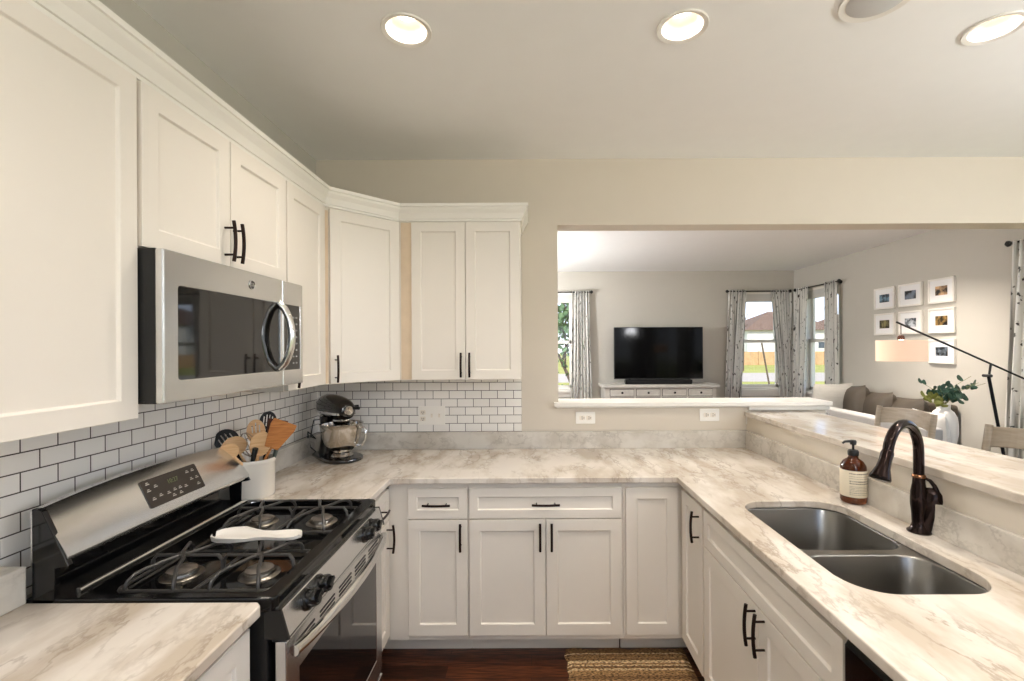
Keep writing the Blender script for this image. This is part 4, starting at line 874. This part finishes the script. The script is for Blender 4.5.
pl2 = cushion('throw_pillow', (3.53, 4.06, .78), (.40, .38, .14), WFAB, None, rot=(-.1, 0, math.radians(82))); tag(pl2, 'white pillow on the near end of the sofa, behind the bar stool', 'pillow')

# side table, vase, eucalyptus
st = empty('side_table', (3.72, 4.12, 0)); tag(st, 'small dark round side table under the white vase', 'table')
MB().lathe([(.0, .60), (.13, .60), (.135, .606), (.135, .616), (.13, .622), (0, .622)], (3.72, 4.12, 0), 32).build('top', BROWNF, st, smooth=True)
MB().cyl((3.72, 4.12, .02), (3.72, 4.12, .60), .02).lathe([(0, 0), (.12, 0), (.11, .018), (.03, .03), (0, .03)], (3.72, 4.12, 0), 24).build('pedestal', BLACKM, st, smooth=True)
vp = (3.70, 4.12, .623)
va = MB().lathe([(0, 0), (.06, 0), (.072, .01), (.090, .06), (.102, .14), (.102, .23), (.094, .29), (.072, .335), (.052, .352), (.048, .365), (.050, .40), (.052, .405), (.046, .405), (.042, .365), (.03, .34), (0, .34)], vp, 36).build('vase', mat('vase ceramic', (216, 215, 212), .3), smooth=True)
tag(va, 'tall white ceramic vase holding eucalyptus beyond the bar', 'vase')
eu = empty('eucalyptus_branches', vp); tag(eu, 'green eucalyptus branches in the white vase', 'plant')
random.seed(21); ms, ml, ml2 = MB(), MB(), MB(); V0 = Vector(vp)+Zv*.38
def leaf(mb, c, nrm, up, L, w):
    nrm = nrm.normalized(); up = (up-nrm*up.dot(nrm)).normalized(); x = up.cross(nrm); pts = []
    for k in range(8):
        a = 2*PI*k/8; pts.append(c+up*(L/2*(1+math.cos(a)))+x*w/2*math.sin(a)+nrm*.004*math.cos(2*a))
    mb.bm.faces.new([mb.bm.verts.new(p) for p in pts])
for (ex, ey, ez, mm, nl) in [(-.26, -.06, .10, ml2, 9), (-.17, .05, .22, ml, 6), (-.12, -.1, .17, ml, 9), (-.02, -.06, .16, ml, 10), (.07, .03, .18, ml, 10), (.15, -.04, .12, ml, 9), (.20, -.12, .22, ml, 6), (.33, -.05, .21, ml, 7), (-.2, -.1, .05, ml2, 9), (.05, -.12, .09, ml, 10), (-.05, .08, .1, ml, 8), (.25, .0, .27, ml, 4)]:
    E = V0+Vector((ex, ey, ez)); mid = V0+Vector((ex*.35, ey*.35, ez*.65)); pts = [V0-Zv*.05, V0, mid, E]; ms.tube(pts, [.003, .003, .002, .0015], n=6)
    for k in range(nl):
        t = random.uniform(.25, 1); p = (V0.lerp(mid, t*2) if t < .5 else mid.lerp(E, t*2-1))
        d = Vector((random.uniform(-1, 1), random.uniform(-.8, .8), random.uniform(-.3, 1))).normalized()
        leaf(mm, p, Vector((random.uniform(-.6, .6), -1, random.uniform(-.5, .7))), d, random.uniform(.05, .075), random.uniform(.035, .05))
ms.build('stems', LEAF2, eu); ml.build('leaves', LEAF, eu, recalc=False, solid=.001); ml2.build('yellow_leaves', LEAF2, eu, recalc=False, solid=.001)

# arc floor lamp
ly = 3.60; al = empty('arc_lamp', (3.83, ly, 0)); tag(al, 'black boom floor lamp with a wide lit drum shade hanging from its arm', 'floor lamp')
MB().lathe([(0, 0), (.15, 0), (.15, .018), (.02, .03), (0, .03)], (3.83, ly, 0), 32).build('base', BLACKM, al, smooth=True)
MB().tube([(3.83, ly, .02), (3.588, ly, 1.305)], .0115, n=12).build('pole', mat('lamp black metal', (22, 24, 30), .35, metal=.6), al, smooth=True)
MB().tube([(2.885, ly+.02, 1.735), (3.92, ly+.02, 1.735-.449*1.035)], .0075, n=10).build('boom', BLACKM, al, smooth=True)
MB().cyl((3.59, ly-.02, 1.31), (3.59, ly+.045, 1.31), .012).cyl((3.59, ly, 1.30), (3.625, ly+.02, 1.40), .008).build('joint', BLACKM, al, smooth=True)
MB().cyl((3.92, ly+.02, 1.27), (4.0, ly+.02, 1.234), .03, n=16).build('counterweight', BLACKM, al, smooth=True)
MB().tube([(2.92, ly+.02, 1.718), (2.92, ly+.02, 1.64)], .003, n=6).lathe([(0, 0), (.022, 0), (.026, .01), (.02, .03), (.008, .036), (0, .036)], (2.92, ly+.02, 1.598), 16).build('hanger', mat('copper socket', (84, 56, 44), .4, metal=.6), al, smooth=True)
sh = MB(); n = 40; R_ = .163; cc = (2.922, ly+.02)
rg_ = lambda r, z: [(cc[0]+r*math.cos(2*PI*k/n), cc[1]+r*math.sin(2*PI*k/n), z) for k in range(n)]
sh.loft([rg_(R_, 1.428), rg_(R_, 1.592), rg_(R_-.003, 1.592), rg_(R_-.003, 1.428)], closed=True).build('lamp_shade', SHADE, al, smooth=True)
d = bpy.data.lights.new('lamp_bulb', 'POINT'); d.energy = 1.2; d.color = (1, .78, .55); d.shadow_soft_size = .04
L = bpy.data.objects.new('lamp_bulb', d); COL.objects.link(L); L.parent = al; L.location = (cc[0]-3.83, .02, 1.53)
MB().lathe([(0, -.03), (.02, -.025), (.03, 0), (.02, .03), (.012, .06), (0, .06)], (cc[0], cc[1], 1.545), 20).build('bulb', mat('lit bulb', (255, 240, 220), .4, emit=(1, .8, .6), estr=6), al, smooth=True)

# bar stools facing the bar
def stool():
    r = empty('bar_stool', (0, 0, 0)); hw = .205
    for s in (-1, 1):
        MB().tube([(.19, s*(hw-.02), 0), (.17, s*(hw-.005), .60), (.165, s*hw, .78), (.20, s*hw, .98), (.225, s*hw, 1.155)], [.017, .019, .019, .017, .015], n=12, flat=1.1).build('leg', STOOLW, r, smooth=True)
        MB().tube([(-.19, s*(hw+.0), 0), (-.17, s*(hw-.02), .735)], [.016, .02], n=12).build('leg', STOOLW, r, smooth=True)
    MB().prism([(-.20, -.215), (.17, -.19), (.17, .19), (-.20, .215), (-.215, .18), (-.215, -.18)], (), (0, 0, .035), (0, 0, .735)).build('seat', STOOLW, r, bevel=.012, seg=3)
    def arc(z0, z1, bow, arch0, arch1, t=.018):
        m = MB(); rings = []
        for k in range(17):
            u = k/16*2-1; y = u*(hw-.004); x = .185+.05*1.0*(z0-.95)*0+bow*(1-u*u)
            b = z0+arch0*(1-u*u); c = z1+arch1*(1-u*u); xb = x+.20*(b-1.06); xc = x+.20*(c-1.06)
            rings.append([(xb+.02, y, b), (xb+.02+t, y, b), (xc+.02+t, y, c), (xc+.02, y, c)])
        return m.loft(rings)
    arc(1.045, 1.145, .055, .015, .01).build('crest_rail', STOOLW, r, bevel=.004)
    arc(.95, .985, .045, .012, .012).build('back_rail', STOOLW, r, bevel=.004); arc(.86, .895, .035, .012, .012).build('back_rail', STOOLW, r, bevel=.004)
    for a, b in (((-.18, -hw+.01, .3), (-.18, hw-.01, .3)), ((.18, -hw+.01, .3), (.18, hw-.01, .3)), ((-.18, -hw+.01, .22), (.18, -hw+.01, .22)), ((-.18, hw-.01, .22), (.18, hw-.01, .22))):
        MB().tube([a, b], .011, n=8).build('stretcher', STOOLW, r, smooth=True)
    return r
s1 = stool(); s2 = copy_tree(s1)
tag(s1, 'taupe wooden bar stool with a curved back, nearer the pass-through wall', 'bar stool', 'wooden stools at the raised bar')
tag(s2, 'taupe wooden bar stool with a curved back, at the right edge of the photo', 'bar stool', 'wooden stools at the raised bar')
s1.location = (2.085, 2.835, 0); s2.location = (2.065, 2.09, 0)

# ================================================================== outdoors
GZ = -.5
def G_(v, Y): return None
grass = mat('lawn grass', (168, 166, 84), .95, vary=.3, vscale=.6); road = mat('street asphalt', (184, 172, 160), .9, vary=.1)
m = MB().box((-80, YF+.4, GZ-.1), (150, 150, GZ)).box((XR2+.4, -60, GZ-.1), (150, YF+.4, GZ)).box((-80, -60, GZ-.1), (XR2+.4, YN-.4, GZ)); struct(m, 'lawn', grass)
struct(MB().box((-80, 26.5, GZ), (150, 35, GZ+.02)).box((-80, 22.5, GZ), (150, 24, GZ+.03)), 'street', road)
FEN = mat('cedar fence boards', (196, 160, 118), .85, vary=.2, vscale=2); SID = mat('pale vinyl siding', (222, 218, 210), .8, bump=.4, bscale=3, stretch=(.1, .1, 6)); ROOF = mat('brown shingles', (122, 98, 82), .9, vary=.3, vscale=3); PANE = mat('far window glass', (70, 78, 86), .1)
fn_ = empty('garden_fence', (30, 50, GZ)); tag(fn_, 'tan wooden fence across the street beyond the windows', 'fence')
m = MB()
for k in range(120): m.box((8+.8*k, 50, GZ), (8+.8*k+.77, 50.05, GZ+1.45))
m.build('boards', FEN, fn_); m = MB()
for k in range(41): m.box((8+2.4*k, 49.9, GZ), (8+2.4*k+.12, 50, GZ+1.5))
m.build('posts', FEN, fn_)
def house(x0, x1, y0, y1, h, rh, label, wins):
    r = empty('house', ((x0+x1)/2, (y0+y1)/2, GZ)); tag(r, label, 'house')
    MB().box((x0, y0, GZ), (x1, y1, GZ+h)).build('walls', SID, r)
    m = MB(); e = .5; a, b, z = (x0-e, y0-e), (x1+e, y1+e), GZ+h; ins = (y1-y0)/2+e; my = (y0+y1)/2
    v = [m.bm.verts.new(p) for p in [(a[0], a[1], z), (b[0], a[1], z), (b[0], b[1], z), (a[0], b[1], z), (min(a[0]+ins, (x0+x1)/2-.2), my, z+rh), (max(b[0]-ins, (x0+x1)/2+.2), my, z+rh)]]
    for f in [(0, 1, 5, 4), (1, 2, 5), (2, 3, 4, 5), (3, 0, 4), (3, 2, 1, 0)]: m.bm.faces.new([v[i] for i in f])
    m.build('roof', ROOF, r)
    for wx, wz, ww, wh in wins:
        f = MB().box((wx, y0-.06, wz), (wx+ww, y0+.02, wz+wh)).build('window', WHITE, r); MB().box((wx+.08, y0-.08, wz+.08), (wx+ww-.08, y0-.05, wz+wh-.08)).build('pane', PANE, f)
    return r
house(26.5, 38, 56, 66, 4.0, 2.6, 'pale house with a brown hip roof seen through the corner window', [(31.2, 1.2, 1, 1.1), (35, 1.2, 1, 1.1)])
house(43, 52, 60, 70, 5.2, 2.6, 'pale house seen through the side wall window', [(46, .8, 1.2, 1.0), (48.6, .8, 1.2, 1.0)])
house(60, 74, 56, 66, 5.2, 3.0, 'pale house farthest right beyond the fence', [(63, .8, 1.2, 1.0)])
BARK = mat('grey brown bark', (104, 88, 74), .95, vary=.3)
def branchy(m, p, d, L, r, depth, rnd):
    e = p+d*L; m.tube([p, e], [r, r*.6], n=6)
    if depth == 0: return [e]
    out = []
    for k in range(3):
        nd = (d+Vector((rnd.uniform(-.8, .8), rnd.uniform(-.8, .8), rnd.uniform(-.1, .5)))).normalized(); out += branchy(m, p.lerp(e, .6+.2*k), nd, L*.68, r*.55, depth-1, rnd)
    return out
def tree(x, y, h, label, leafy, name='tree', n=900, seed=1, lm=None, ls=.22):
    rnd = random.Random(seed); r = empty(name, (x, y, GZ)); tag(r, label, 'tree'); m = MB()
    ends = branchy(m, Vector((x, y, GZ)), Vector((.03, 0, 1)), h*.36, h*.022, 4, rnd); m.build('trunk', BARK, r, smooth=True)
    if leafy:
        q = MB()
        for k in range(n):
            p = rnd.choice(ends)+Vector((rnd.gauss(0, .4), rnd.gauss(0, .4), rnd.gauss(-.2, .5)))
            leaf(q, p, Vector((rnd.uniform(-1, 1), rnd.uniform(-1, 1), rnd.uniform(-.3, 1))), Vector((rnd.uniform(-1, 1), rnd.uniform(-1, 1), rnd.uniform(-1, 1))), ls, ls*.7)
        q.build('foliage', lm, r, recalc=False)
    return r
GL = mat('spring leaves', (120, 150, 104), .7, vary=.3, vscale=3)
tree(17.5, 38, 7.5, 'bare tree between the street and the brown roofed house', False, seed=4)
tree(1.05, 11.0, 4.6, 'leafy green tree outside the window left of the television', True, n=2600, seed=8, lm=GL, ls=.14)
tree(-1.6, 17.5, 5.5, 'taller leafy tree behind the one outside the left window', True, n=2600, seed=9, lm=GL, ls=.16)
tree(26, 33, 4, 'thin leafy tree beyond the side wall window', True, n=700, seed=12, lm=GL, ls=.25)
sp = MB().tube([(9.75, 18.6, GZ), (9.35, 18.6, GZ+2.3)], .035, n=8).build('tree_stake', BARK); tag(sp, 'thin leaning stake on the lawn seen through the corner window', 'stake')
